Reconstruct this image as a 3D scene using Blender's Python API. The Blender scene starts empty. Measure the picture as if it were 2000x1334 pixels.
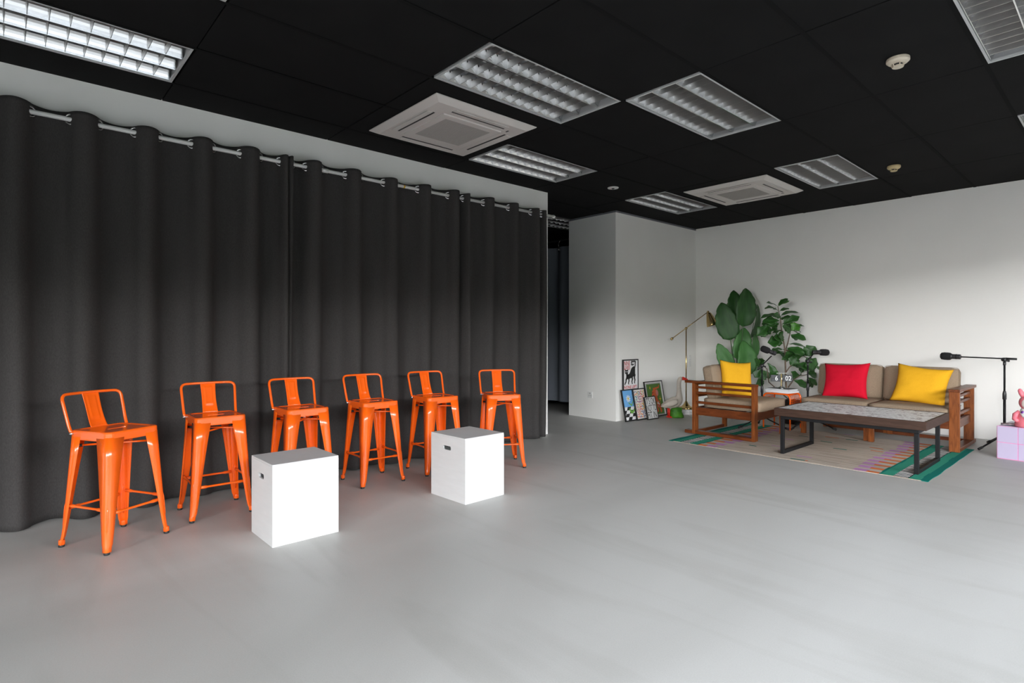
import bpy, bmesh, math, random
from mathutils import Vector, Matrix, noise
R = math.radians
PI = math.pi
sc = bpy.context.scene
C = sc.collection
rng = random.Random(7)

# ------------------------------------------------------------------ camera
FPX, CY, YAW, EYE = 1102.8, 653.0, R(48), 1.158
cam = bpy.data.cameras.new('camera')
cam.sensor_width = 36.0
cam.lens = 36.0 * FPX / 2000.0
cam.shift_y = -(667.0 - CY) / 2000.0
cam.clip_start = 0.02
camo = bpy.data.objects.new('camera', cam)
camo.location = (0, 0, EYE)
camo.rotation_euler = (R(90), 0, YAW)
C.objects.link(camo)
sc.camera = camo

# ------------------------------------------------------------------ sky, daylight, exposure
SKY_STRENGTH = 67
w = bpy.data.worlds.new('overcast_sky'); sc.world = w
w.use_nodes = True
wn = w.node_tree.nodes; wl = w.node_tree.links
bg = wn['Background']
bg.inputs['Strength'].default_value = SKY_STRENGTH
# hazy sky: brightest towards the horizon, falling off evenly to the zenith in every direction
tcw = wn.new('ShaderNodeTexCoord'); sepw = wn.new('ShaderNodeSeparateXYZ')
wl.new(tcw.outputs['Generated'], sepw.inputs['Vector'])
absw = wn.new('ShaderNodeMath'); absw.operation = 'MAXIMUM'; absw.inputs[1].default_value = 0.0
wl.new(sepw.outputs['Z'], absw.inputs[0])
mulw = wn.new('ShaderNodeMath'); mulw.operation = 'MULTIPLY'; mulw.inputs[1].default_value = -5.0
wl.new(absw.outputs[0], mulw.inputs[0])
expw = wn.new('ShaderNodeMath'); expw.operation = 'EXPONENT'; wl.new(mulw.outputs[0], expw.inputs[0])
mixw = wn.new('ShaderNodeMix'); mixw.data_type = 'RGBA'
mixw.inputs['A'].default_value = (0.16, 0.18, 0.21, 1); mixw.inputs['B'].default_value = (1.0, 0.985, 0.965, 1)
wl.new(expw.outputs[0], mixw.inputs['Factor']); wl.new(mixw.outputs['Result'], bg.inputs['Color'])
vs = sc.view_settings
vs.view_transform = 'Standard'; vs.look = 'None'; vs.gamma = 1.0
vs.use_curve_mapping = False
vs.exposure = 0.2
sc.cycles.max_bounces = 10
sc.cycles.diffuse_bounces = 6
sc.cycles.glossy_bounces = 4
sc.cycles.sample_clamp_indirect = 6.0
sc.cycles.caustics_reflective = False
sc.cycles.caustics_refractive = False

ZC = 2.803                 # ceiling height
XL, XR = -4.60, 2.50       # curtain wall, window wall
YB, YF = 8.06, -6.0        # back wall, wall behind the camera
XP, YP = -4.65, 6.04       # pillar corner
YE = 4.70                  # end of the curtain wall
WIN = [(-5.6, -3.1), (-2.9, -0.4), (-0.2, 2.3), (2.5, 5.0)]   # window bays along Y
WINF = [(-0.4, 2.1)]                          # window bays behind the camera
WZ0, WZ1 = 0.12, 2.56
for i, (a, b) in enumerate(WIN):
    pl = bpy.data.lights.new('daylight_portal', 'AREA')
    pl.shape = 'RECTANGLE'; pl.size = WZ1 - WZ0; pl.size_y = b - a
    pl.cycles.is_portal = True
    po = bpy.data.objects.new('daylight_portal', pl)
    po.location = (XR + 0.02, (a + b) / 2, (WZ0 + WZ1) / 2)
    po.rotation_euler = (0, R(90), 0)
    C.objects.link(po)

for i, (a, b) in enumerate(WINF):
    pl = bpy.data.lights.new('daylight_portal', 'AREA')
    pl.shape = 'RECTANGLE'; pl.size = b - a; pl.size_y = WZ1 - WZ0
    pl.cycles.is_portal = True
    po = bpy.data.objects.new('daylight_portal', pl)
    po.location = ((a + b) / 2, YF - 0.02, (WZ0 + WZ1) / 2)
    po.rotation_euler = (R(90), 0, 0)
    C.objects.link(po)

# ------------------------------------------------------------------ materials
MATS = {}
def mat(name, col, rough=0.6, metal=0.0, spec=0.5, var=0.0, vscale=4.0, bump=0.0, bscale=60.0, coat=0.0, stretch=None, sheen=0.0, detail=4.0, trans=0.0, col2=None):
    if name in MATS: return MATS[name]
    m = bpy.data.materials.new(name); m.use_nodes = True
    nt = m.node_tree; n = nt.nodes; l = nt.links
    p = n['Principled BSDF']
    p.inputs['Roughness'].default_value = rough
    p.inputs['Metallic'].default_value = metal
    p.inputs['Specular IOR Level'].default_value = spec
    p.inputs['Coat Weight'].default_value = coat
    p.inputs['Sheen Weight'].default_value = sheen
    c4 = (col[0], col[1], col[2], 1)
    p.inputs['Base Color'].default_value = c4
    if var > 0 or bump > 0:
        tc = n.new('ShaderNodeTexCoord'); mp = n.new('ShaderNodeMapping')
        l.new(tc.outputs['Object'], mp.inputs['Vector'])
        if stretch: mp.inputs['Scale'].default_value = stretch
    if var > 0:
        nz = n.new('ShaderNodeTexNoise'); nz.inputs['Scale'].default_value = vscale
        nz.inputs['Detail'].default_value = detail
        l.new(mp.outputs['Vector'], nz.inputs['Vector'])
        cr = n.new('ShaderNodeValToRGB')
        lo = col2 if col2 else tuple(max(0, x * (1 - var)) for x in col)
        hi = col if col2 else tuple(min(1, x * (1 + var)) for x in col)
        cr.color_ramp.elements[0].position = 0.3; cr.color_ramp.elements[1].position = 0.7
        cr.color_ramp.elements[0].color = (*lo, 1); cr.color_ramp.elements[1].color = (*hi, 1)
        l.new(nz.outputs['Fac'], cr.inputs['Fac']); l.new(cr.outputs['Color'], p.inputs['Base Color'])
    if bump > 0:
        nb = n.new('ShaderNodeTexNoise'); nb.inputs['Scale'].default_value = bscale
        nb.inputs['Detail'].default_value = 3
        l.new(mp.outputs['Vector'], nb.inputs['Vector'])
        bp = n.new('ShaderNodeBump'); bp.inputs['Strength'].default_value = bump
        bp.inputs['Distance'].default_value = 0.004
        l.new(nb.outputs['Fac'], bp.inputs['Height']); l.new(bp.outputs['Normal'], p.inputs['Normal'])
    MATS[name] = m
    return m

def fabric_mat(name, col, col2, scale=420.0, rough=0.95, bump=0.25, slub=(1, 1, 1)):
    m = bpy.data.materials.new(name); m.use_nodes = True
    nt = m.node_tree; n = nt.nodes; l = nt.links; p = n['Principled BSDF']
    p.inputs['Roughness'].default_value = rough; p.inputs['Specular IOR Level'].default_value = 0.15
    tc = n.new('ShaderNodeTexCoord'); mp = n.new('ShaderNodeMapping'); mp.inputs['Scale'].default_value = slub
    l.new(tc.outputs['Object'], mp.inputs['Vector'])
    nz = n.new('ShaderNodeTexNoise'); nz.inputs['Scale'].default_value = scale; nz.inputs['Detail'].default_value = 2
    l.new(mp.outputs['Vector'], nz.inputs['Vector'])
    cr = n.new('ShaderNodeValToRGB')
    cr.color_ramp.elements[0].position = 0.32; cr.color_ramp.elements[1].position = 0.68
    cr.color_ramp.elements[0].color = (*col2, 1); cr.color_ramp.elements[1].color = (*col, 1)
    l.new(nz.outputs['Fac'], cr.inputs['Fac']); l.new(cr.outputs['Color'], p.inputs['Base Color'])
    bp = n.new('ShaderNodeBump'); bp.inputs['Strength'].default_value = bump; bp.inputs['Distance'].default_value = 0.002
    l.new(nz.outputs['Fac'], bp.inputs['Height']); l.new(bp.outputs['Normal'], p.inputs['Normal'])
    MATS[name] = m
    return m

def floor_mat():
    m = bpy.data.materials.new('polished_concrete'); m.use_nodes = True
    nt = m.node_tree; n = nt.nodes; l = nt.links; p = n['Principled BSDF']
    tc = n.new('ShaderNodeTexCoord')
    def nz(scale, det, stretch=(1, 1, 1), rot=0, dist=0.0):
        mp = n.new('ShaderNodeMapping'); mp.inputs['Scale'].default_value = stretch; mp.inputs['Rotation'].default_value = (0, 0, rot)
        l.new(tc.outputs['Object'], mp.inputs['Vector'])
        t = n.new('ShaderNodeTexNoise'); t.inputs['Scale'].default_value = scale; t.inputs['Detail'].default_value = det
        t.inputs['Distortion'].default_value = dist
        l.new(mp.outputs['Vector'], t.inputs['Vector']); return t
    big = nz(0.7, 5, (1, 0.55, 1), R(25), 0.6)
    r1 = n.new('ShaderNodeValToRGB')
    r1.color_ramp.elements[0].position = 0.30; r1.color_ramp.elements[0].color = (0.40, 0.395, 0.375, 1)
    r1.color_ramp.elements[1].position = 0.62; r1.color_ramp.elements[1].color = (0.51, 0.505, 0.485, 1)
    l.new(big.outputs['Fac'], r1.inputs['Fac'])
    st = nz(1.5, 6, (0.35, 2.2, 1), R(-38), 1.2)     # trowel streaks
    r2 = n.new('ShaderNodeValToRGB')
    r2.color_ramp.elements[0].position = 0.30; r2.color_ramp.elements[0].color = (0.80, 0.79, 0.77, 1)
    r2.color_ramp.elements[1].position = 0.48; r2.color_ramp.elements[1].color = (1, 1, 1, 1)
    l.new(st.outputs['Fac'], r2.inputs['Fac'])
    mx = n.new('ShaderNodeMix'); mx.data_type = 'RGBA'; mx.blend_type = 'MULTIPLY'; mx.inputs['Factor'].default_value = 0.45
    l.new(r1.outputs['Color'], mx.inputs['A']); l.new(r2.outputs['Color'], mx.inputs['B'])
    fine = nz(190, 3)
    r3 = n.new('ShaderNodeValToRGB')
    r3.color_ramp.elements[0].position = 0.3; r3.color_ramp.elements[0].color = (0.94, 0.94, 0.94, 1)
    r3.color_ramp.elements[1].position = 0.6; r3.color_ramp.elements[1].color = (1, 1, 1, 1)
    l.new(fine.outputs['Fac'], r3.inputs['Fac'])
    m2 = n.new('ShaderNodeMix'); m2.data_type = 'RGBA'; m2.blend_type = 'MULTIPLY'; m2.inputs['Factor'].default_value = 1
    l.new(mx.outputs['Result'], m2.inputs['A']); l.new(r3.outputs['Color'], m2.inputs['B'])
    l.new(m2.outputs['Result'], p.inputs['Base Color'])
    rr = n.new('ShaderNodeMapRange'); rr.inputs['To Min'].default_value = 0.40; rr.inputs['To Max'].default_value = 0.55
    l.new(big.outputs['Fac'], rr.inputs['Value']); l.new(rr.outputs['Result'], p.inputs['Roughness'])
    p.inputs['Specular IOR Level'].default_value = 0.38
    bp = n.new('ShaderNodeBump'); bp.inputs['Strength'].default_value = 0.06; bp.inputs['Distance'].default_value = 0.003
    l.new(fine.outputs['Fac'], bp.inputs['Height']); l.new(bp.outputs['Normal'], p.inputs['Normal'])
    return m

def wood_mat(name, c1, c2, rough=0.42, axis='z'):
    m = bpy.data.materials.new(name); m.use_nodes = True
    nt = m.node_tree; n = nt.nodes; l = nt.links; p = n['Principled BSDF']
    tc = n.new('ShaderNodeTexCoord'); mp = n.new('ShaderNodeMapping')
    mp.inputs['Scale'].default_value = {'z': (9, 9, 1.2), 'x': (1.2, 9, 9), 'y': (9, 1.2, 9)}[axis]
    l.new(tc.outputs['Object'], mp.inputs['Vector'])
    nz = n.new('ShaderNodeTexNoise'); nz.inputs['Scale'].default_value = 6; nz.inputs['Detail'].default_value = 6; nz.inputs['Distortion'].default_value = 0.8
    l.new(mp.outputs['Vector'], nz.inputs['Vector'])
    cr = n.new('ShaderNodeValToRGB'); cr.color_ramp.elements[0].position = 0.3; cr.color_ramp.elements[1].position = 0.72
    cr.color_ramp.elements[0].color = (*c1, 1); cr.color_ramp.elements[1].color = (*c2, 1)
    l.new(nz.outputs['Fac'], cr.inputs['Fac']); l.new(cr.outputs['Color'], p.inputs['Base Color'])
    p.inputs['Roughness'].default_value = rough
    p.inputs['Specular IOR Level'].default_value = 0.25
    MATS[name] = m
    return m

def mosaic_mat():
    m = bpy.data.materials.new('marble_mosaic'); m.use_nodes = True
    nt = m.node_tree; n = nt.nodes; l = nt.links; p = n['Principled BSDF']
    tc = n.new('ShaderNodeTexCoord')
    v = n.new('ShaderNodeTexVoronoi'); v.inputs['Scale'].default_value = 34
    l.new(tc.outputs['Object'], v.inputs['Vector'])
    bw = n.new('ShaderNodeSeparateColor'); l.new(v.outputs['Color'], bw.inputs['Color'])
    cr = n.new('ShaderNodeValToRGB'); e = cr.color_ramp.elements
    e[0].position = 0.0; e[0].color = (0.20, 0.17, 0.17, 1)
    e[1].position = 0.07; e[1].color = (0.46, 0.41, 0.42, 1)
    for pos, col in ((0.16, (0.66, 0.64, 0.64, 1)), (0.28, (0.86, 0.86, 0.85, 1)), (1.0, (0.93, 0.93, 0.92, 1))):
        x = e.new(pos); x.color = col
    l.new(bw.outputs['Red'], cr.inputs['Fac'])
    nz = n.new('ShaderNodeTexNoise'); nz.inputs['Scale'].default_value = 60; nz.inputs['Detail'].default_value = 4
    l.new(tc.outputs['Object'], nz.inputs['Vector'])
    r2 = n.new('ShaderNodeValToRGB'); r2.color_ramp.elements[0].position = 0.35; r2.color_ramp.elements[0].color = (0.72, 0.70, 0.70, 1)
    r2.color_ramp.elements[1].position = 0.6; r2.color_ramp.elements[1].color = (1, 1, 1, 1)
    l.new(nz.outputs['Fac'], r2.inputs['Fac'])
    mx = n.new('ShaderNodeMix'); mx.data_type = 'RGBA'; mx.blend_type = 'MULTIPLY'; mx.inputs['Factor'].default_value = 1
    l.new(cr.outputs['Color'], mx.inputs['A']); l.new(r2.outputs['Color'], mx.inputs['B'])
    l.new(mx.outputs['Result'], p.inputs['Base Color'])
    p.inputs['Roughness'].default_value = 0.5
    p.inputs['Specular IOR Level'].default_value = 0.3
    return m

def leaf_mat(name, c1, c2, vein=55.0):
    m = bpy.data.materials.new(name); m.use_nodes = True
    nt = m.node_tree; n = nt.nodes; l = nt.links; p = n['Principled BSDF']
    uv = n.new('ShaderNodeUVMap')
    wv = n.new('ShaderNodeTexWave'); wv.inputs['Scale'].default_value = vein / 6.28; wv.bands_direction = 'Y'
    wv.inputs['Distortion'].default_value = 1.5
    l.new(uv.outputs['UV'], wv.inputs['Vector'])
    nz = n.new('ShaderNodeTexNoise'); nz.inputs['Scale'].default_value = 3
    l.new(uv.outputs['UV'], nz.inputs['Vector'])
    cr = n.new('ShaderNodeValToRGB'); cr.color_ramp.elements[0].position = 0.3; cr.color_ramp.elements[1].position = 0.7
    cr.color_ramp.elements[0].color = (*c1, 1); cr.color_ramp.elements[1].color = (*c2, 1)
    l.new(nz.outputs['Fac'], cr.inputs['Fac']); l.new(cr.outputs['Color'], p.inputs['Base Color'])
    bp = n.new('ShaderNodeBump'); bp.inputs['Strength'].default_value = 0.25; bp.inputs['Distance'].default_value = 0.002
    l.new(wv.outputs['Fac'], bp.inputs['Height']); l.new(bp.outputs['Normal'], p.inputs['Normal'])
    p.inputs['Roughness'].default_value = 0.38
    MATS[name] = m
    return m

M_floor = floor_mat()
M_wall = mat('white_painted_wall', (0.87, 0.86, 0.83), 0.9, spec=0.2, var=0.02, vscale=1.5, bump=0.05, bscale=150)
M_black = mat('black_painted_ceiling_tile', (0.0085, 0.0085, 0.0085), 0.95, spec=0.15, var=0.15, vscale=3, bump=0.2, bscale=220)
M_tbar = mat('black_grid_bar', (0.008, 0.008, 0.008), 0.95, spec=0.1)
M_dark = mat('unlit_hall_dark', (0.02, 0.02, 0.022), 0.9)  # near-black colour stands in for the hall being unlit
M_trim = mat('grey_ceiling_trim', (0.16, 0.16, 0.18), 0.7)
M_curt = fabric_mat('charcoal_curtain_linen', (0.062, 0.058, 0.057), (0.045, 0.042, 0.041), 300, 0.95, 0.25, (1, 1, 0.25))
M_curt2 = fabric_mat('slate_curtain', (0.20, 0.22, 0.26), (0.15, 0.165, 0.19), 300)
M_rod = mat('white_enamel_rod', (0.72, 0.72, 0.70), 0.35)
M_chrome = mat('chrome', (0.62, 0.62, 0.62), 0.16, 1.0)
M_alu = mat('louvre_aluminium', (0.66, 0.67, 0.67), 0.14, 1.0)
M_blade = mat('louvre_blade_satin', (0.42, 0.41, 0.40), 0.38, 1.0)
M_pan = mat('light_pan_white', (0.52, 0.53, 0.53), 0.5)
M_tube = mat('fluorescent_tube_glass', (0.74, 0.74, 0.72), 0.3)
M_acw = mat('cassette_plastic', (0.66, 0.63, 0.60), 0.45)
M_acg = mat('cassette_grille', (0.42, 0.40, 0.37), 0.6)
M_slot = mat('dark_slot', (0.03, 0.03, 0.03), 0.7)
M_cream = mat('cream_plastic', (0.66, 0.58, 0.46), 0.45)
M_cream2 = mat('yellowed_plastic', (0.62, 0.49, 0.27), 0.45)
M_wplast = mat('white_plastic', (0.78, 0.78, 0.76), 0.4)
M_orange = mat('orange_gloss_enamel', (0.92, 0.125, 0.006), 0.22, coat=0.4)
M_rubber = mat('black_rubber', (0.015, 0.015, 0.015), 0.6)
M_blkmet = mat('black_powder_metal', (0.010, 0.010, 0.011), 0.55, spec=0.18)
M_box = mat('white_painted_plywood', (0.62, 0.62, 0.62), 0.6, spec=0.3, var=0.03, vscale=5, bump=0.06, bscale=40, stretch=(1, 1, 6))
M_boxin = mat('raw_box_inside', (0.25, 0.24, 0.23), 0.8)
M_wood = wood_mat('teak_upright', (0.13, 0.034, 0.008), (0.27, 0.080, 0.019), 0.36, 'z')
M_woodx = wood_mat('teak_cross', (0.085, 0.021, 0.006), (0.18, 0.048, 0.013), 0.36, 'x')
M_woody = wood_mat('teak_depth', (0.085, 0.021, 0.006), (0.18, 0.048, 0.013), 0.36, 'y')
M_cush = fabric_mat('taupe_linen', (0.36, 0.275, 0.195), (0.25, 0.185, 0.13), 240, 0.95, 0.3, (1, 1, 0.5))
M_yel = fabric_mat('mustard_cotton', (0.86, 0.46, 0.025), (0.76, 0.38, 0.015), 300, 0.9, 0.15)
M_red = fabric_mat('crimson_cotton', (0.70, 0.010, 0.035), (0.60, 0.006, 0.026), 300, 0.9, 0.15)
M_tabw = wood_mat('walnut_edge', (0.035, 0.017, 0.011), (0.062, 0.032, 0.021), 0.6, 'x')
M_mos = mosaic_mat()
M_brass = mat('antique_brass', (0.52, 0.38, 0.17), 0.24, 1.0)
M_shin = mat('lamp_shade_inside', (0.85, 0.83, 0.78), 0.5)
M_leaf = leaf_mat('paddle_leaf', (0.013, 0.062, 0.011), (0.032, 0.115, 0.022), 330)
M_leaf2 = leaf_mat('paddle_leaf_light', (0.045, 0.16, 0.035), (0.075, 0.22, 0.055), 330)
M_fig = leaf_mat('fig_leaf', (0.012, 0.055, 0.010), (0.035, 0.125, 0.020), 50)
M_fig2 = leaf_mat('fig_leaf_young', (0.04, 0.17, 0.015), (0.07, 0.24, 0.025), 50)
M_stem = mat('green_stem', (0.05, 0.11, 0.03), 0.5)
M_bark = mat('fig_bark', (0.14, 0.10, 0.07), 0.8, var=0.3, vscale=20)
M_pot = mat('dark_brown_pot', (0.025, 0.014, 0.012), 0.5)
M_soil = mat('soil', (0.03, 0.02, 0.015), 0.95)
M_foam = mat('mic_foam', (0.010, 0.010, 0.011), 0.95, bump=0.5, bscale=400)
M_micb = mat('mic_body', (0.025, 0.025, 0.027), 0.38)
M_goose = mat('goose_plaster', (0.62, 0.56, 0.49), 0.75, var=0.12, vscale=9, bump=0.2, bscale=50)
M_grass = mat('painted_grass_base', (0.10, 0.36, 0.02), 0.6, var=0.5, vscale=14, bump=0.5, bscale=40, col2=(0.02, 0.13, 0.01))
M_beak = mat('goose_red', (0.75, 0.035, 0.02), 0.4)
M_paper = mat('white_paper', (0.82, 0.82, 0.82), 0.6)
M_ink = mat('black_ink', (0.016, 0.016, 0.016), 0.6)
M_inkred = mat('red_ink', (0.62, 0.04, 0.05), 0.6)
M_frame = mat('black_picture_frame', (0.015, 0.015, 0.015), 0.4)
M_pinkt = mat('lilac_tile', (0.47, 0.41, 0.56), 0.35)
M_pinkg = mat('pink_grout', (0.80, 0.22, 0.46), 0.6)
M_doll = mat('doll_pink_rubber', (0.80, 0.20, 0.25), 0.4)
M_dollf = mat('doll_face', (0.85, 0.76, 0.70), 0.45)
M_scarf = mat('doll_scarf', (0.78, 0.80, 0.76), 0.8)
M_purple = mat('purple_ink', (0.20, 0.05, 0.36), 0.7)
M_blonde = mat('doll_hair', (0.72, 0.42, 0.10), 0.5)
M_pave = mat('outdoor_paving', (0.07, 0.07, 0.068), 0.9, var=0.1, vscale=0.5)
M_hedge = mat('outdoor_greenery', (0.02, 0.03, 0.012), 0.9, var=0.5, vscale=1.2)
M_facade = mat('pale_facade', (0.72, 0.72, 0.70), 0.9)  # even pale colour, only on the added block above the room
M_alufr = mat('window_frame_grey', (0.10, 0.10, 0.11), 0.4)

def flat(name, col, rough=0.6):
    return mat(name, col, rough)

# ------------------------------------------------------------------ helpers
def obj(name, bm, m=None, parent=None, smooth=False, loc=None):
    me = bpy.data.meshes.new(name)
    bmesh.ops.recalc_face_normals(bm, faces=bm.faces[:])
    bm.to_mesh(me); bm.free()
    ms = m if isinstance(m, (list, tuple)) else [m]
    for x in ms:
        if x: me.materials.append(x)
    if smooth:
        me.polygons.foreach_set('use_smooth', [True] * len(me.polygons))
    o = bpy.data.objects.new(name, me); C.objects.link(o)
    if parent: o.parent = parent
    if loc is not None: o.location = loc
    return o

def raw(name, verts, faces, m, parent=None, smooth=False, recalc=False):
    me = bpy.data.meshes.new(name); me.from_pydata([tuple(v) for v in verts], [], faces)
    if recalc:
        b = bmesh.new(); b.from_mesh(me); bmesh.ops.recalc_face_normals(b, faces=b.faces[:]); b.to_mesh(me); b.free()
    ms = m if isinstance(m, (list, tuple)) else [m]
    for x in ms: me.materials.append(x)
    if smooth: me.polygons.foreach_set('use_smooth', [True] * len(me.polygons))
    o = bpy.data.objects.new(name, me); C.objects.link(o)
    if parent: o.parent = parent
    return o

def inst(src, parent=None, loc=None, rot=None, scale=None, name=None):
    o = src.copy(); C.objects.link(o)
    if name: o.name = name
    o.parent = parent
    if loc is not None: o.location = loc
    if rot is not None: o.rotation_euler = rot
    if scale is not None: o.scale = scale
    return o

def dup(root, loc, rotz, label):
    r = root.copy(); C.objects.link(r); r.location = loc; r.rotation_euler = (0, 0, rotz); r['label'] = label
    for ch in list(root.children):
        c = ch.copy(); C.objects.link(c); c.parent = r
        for g in list(ch.children):
            d = g.copy(); C.objects.link(d); d.parent = c
    return r

def thing(name, label, cat, loc=(0, 0, 0), rotz=0.0, group=None):
    o = bpy.data.objects.new(name, None); C.objects.link(o)
    o.empty_display_size = 0.1
    o.location = loc; o.rotation_euler = (0, 0, rotz)
    o['label'] = label; o['category'] = cat
    if group: o['group'] = group
    return o

def tag(o, label, cat, group=None):
    o['label'] = label; o['category'] = cat
    if group: o['group'] = group
    return o

def struct(o):
    o['kind'] = 'structure'
    return o

def box(bm, lo, hi, bev=0.0, seg=2, mtx=None):
    c = [(a + b) / 2 for a, b in zip(lo, hi)]; s = [abs(b - a) for a, b in zip(lo, hi)]
    M = Matrix.Translation(c) @ Matrix.Diagonal((*s, 1))
    if mtx: M = mtx @ M
    r = bmesh.ops.create_cube(bm, size=1.0, matrix=M)
    if bev > 0:
        es = list({e for v in r['verts'] for e in v.link_edges})
        bmesh.ops.bevel(bm, geom=es, offset=bev, segments=seg, affect='EDGES', profile=0.5)
    return bm

def B(*boxes, bev=0.0, seg=2):
    bm = bmesh.new()
    for lo, hi in boxes: box(bm, lo, hi, bev, seg)
    return bm

def tube(bm, pts, r, seg=8, closed=False, caps=True):
    pts = [Vector(p) for p in pts]; n = len(pts)
    rs = r if isinstance(r, (list, tuple)) else [r] * n
    rings = []; prev = None
    for i, p in enumerate(pts):
        a = pts[i - 1] if (i > 0 or closed) else pts[i]
        b = pts[(i + 1) % n] if (i < n - 1 or closed) else pts[i]
        t = (b - a).normalized()
        if prev is None:
            ref = Vector((0, 0, 1)) if abs(t.z) < 0.9 else Vector((1, 0, 0))
            u = t.cross(ref).normalized()
        else:
            u = (prev - t * prev.dot(t)).normalized()
        prev = u; v = t.cross(u)
        rings.append([bm.verts.new(p + (u * math.cos(k * 2 * PI / seg) + v * math.sin(k * 2 * PI / seg)) * rs[i]) for k in range(seg)])
    m = n if closed else n - 1
    for i in range(m):
        A, D = rings[i], rings[(i + 1) % n]
        for k in range(seg):
            bm.faces.new((A[k], A[(k + 1) % seg], D[(k + 1) % seg], D[k]))
    if caps and not closed:
        bm.faces.new(rings[0][::-1]); bm.faces.new(rings[-1])
    return bm

def T(pts, r, seg=8, closed=False):
    return tube(bmesh.new(), pts, r, seg, closed)

def lathe(bm, prof, seg=24, mtx=None):
    """prof: (radius, z) list around local z."""
    rings = []
    for rr, z in prof:
        if rr < 1e-6:
            v = Vector((0, 0, z)); rings.append([bm.verts.new(mtx @ v if mtx else v)])
        else:
            ring = []
            for k in range(seg):
                v = Vector((rr * math.cos(2 * PI * k / seg), rr * math.sin(2 * PI * k / seg), z))
                ring.append(bm.verts.new(mtx @ v if mtx else v))
            rings.append(ring)
    for A, D in zip(rings[:-1], rings[1:]):
        for k in range(seg):
            k2 = (k + 1) % seg
            if len(A) == 1 and len(D) == 1: continue
            if len(A) == 1: bm.faces.new((A[0], D[k2], D[k]))
            elif len(D) == 1: bm.faces.new((A[k], A[k2], D[0]))
            else: bm.faces.new((A[k], A[k2], D[k2], D[k]))
    return bm

def L(prof, seg=24, mtx=None):
    return lathe(bmesh.new(), prof, seg, mtx)

def rounded(pts, rad, n=4, closed=False):
    """polyline with rounded corners."""
    pts = [Vector(p) for p in pts]; out = []
    N = len(pts)
    for i, p in enumerate(pts):
        if not closed and i in (0, N - 1): out.append(p); continue
        a = pts[i - 1]; b = pts[(i + 1) % N]
        da = (a - p); db = (b - p)
        ra = min(rad, da.length * 0.49); rb = min(rad, db.length * 0.49)
        s = p + da.normalized() * ra; e = p + db.normalized() * rb
        for k in range(n + 1):
            t = k / n
            out.append(s * (1 - t) ** 2 + p * 2 * t * (1 - t) + e * t * t)
    return out

def aim(p, d):
    """matrix taking local z to direction d at point p"""
    q = Vector((0, 0, 1)).rotation_difference(Vector(d).normalized())
    return Matrix.Translation(p) @ q.to_matrix().to_4x4()

def pix(px, py, depth):
    """point on the ray of a photograph pixel at a given depth (metres in front of the eye)"""
    c, s = math.cos(YAW), math.sin(YAW)
    xc = (px - 1000.0) / FPX * depth
    return Vector((xc * c - depth * s, xc * s + depth * c, EYE - (py - CY) * depth / FPX))

CAMR = Vector((math.cos(YAW), math.sin(YAW), 0))
CAMF = Vector((-math.sin(YAW), math.cos(YAW), 0))

def text_mesh(body, size, sx=1.0, bold=0.0):
    cu = bpy.data.curves.new('lettering', 'FONT'); cu.body = body; cu.size = size
    cu.align_x = 'LEFT'; cu.offset = bold; cu.resolution_u = 3
    t = bpy.data.objects.new('lettering_tmp', cu); C.objects.link(t)
    bpy.context.view_layer.update()
    me = bpy.data.meshes.new_from_object(t.evaluated_get(bpy.context.evaluated_depsgraph_get()))
    C.objects.unlink(t); bpy.data.objects.remove(t); bpy.data.curves.remove(cu)
    if sx != 1.0:
        for v in me.vertices: v.co.x *= sx
    return me

# ------------------------------------------------------------------ the room
struct(obj('floor', B(((-8.2, YF - 0.2, -0.1), (XR + 0.2, 9.2, 0.0))), M_floor))
GX0, GPX = -2.43, 0.602
GY0, GPY = 2.035, 1.2083
ceil = struct(obj('ceiling', B(((-8.2, YF - 0.2, ZC + 0.13), (XR + 0.2, 9.2, ZC + 0.2))), M_tbar))
struct(obj('wall_left', B(((XL - 0.12, YF, 0), (XL, YE, ZC + 0.13))), M_wall))
struct(obj('wall_back', B(((XP - 0.9, YB, 0), (XR, YB + 0.15, ZC + 0.13))), M_wall))
struct(obj('wall_pillar', B(((-5.485, YP, 0), (XP, YB, ZC + 0.13))), M_wall))
bm = bmesh.new()
xs = [XL - 0.12] + [v for ab in WINF for v in ab] + [XR + 0.15]
for a, b in zip(xs[0::2], xs[1::2]): box(bm, (a, YF - 0.15, 0), (b, YF, ZC + 0.13))
for a, b in WINF:
    box(bm, (a, YF - 0.15, 0), (b, YF, WZ0)); box(bm, (a, YF - 0.15, WZ1), (b, YF, ZC + 0.13))
struct(obj('wall_front', bm, M_wall))
for i, (a, b) in enumerate(WINF):
    bm = bmesh.new()
    for x in (a, (a + b) / 2 - 0.03, b - 0.06): box(bm, (x, YF - 0.11, WZ0), (x + 0.06, YF - 0.05, WZ1))
    for z in (WZ0, WZ1 - 0.06): box(bm, (a, YF - 0.109, z), (b, YF - 0.051, z + 0.06))
    struct(obj('window_%d' % (i + 5), bm, M_alufr))
struct(obj('wall_hall_left', B(((-8.1, YF, 0), (-8.0, 9.1, ZC + 0.13))), M_dark))
struct(obj('wall_hall_back', B(((-8.0, 9.0, 0), (-5.5, 9.1, ZC + 0.13))), M_dark))
struct(obj('wall_hall_side', B(((-8.0, 3.2, 0), (XL - 0.12, 3.3, ZC + 0.13))), M_dark))
struct(obj('wall_hall_inner', B(((-5.535, YP + 0.35, 0), (-5.49, 9.0, ZC + 0.13))), M_dark))
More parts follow.
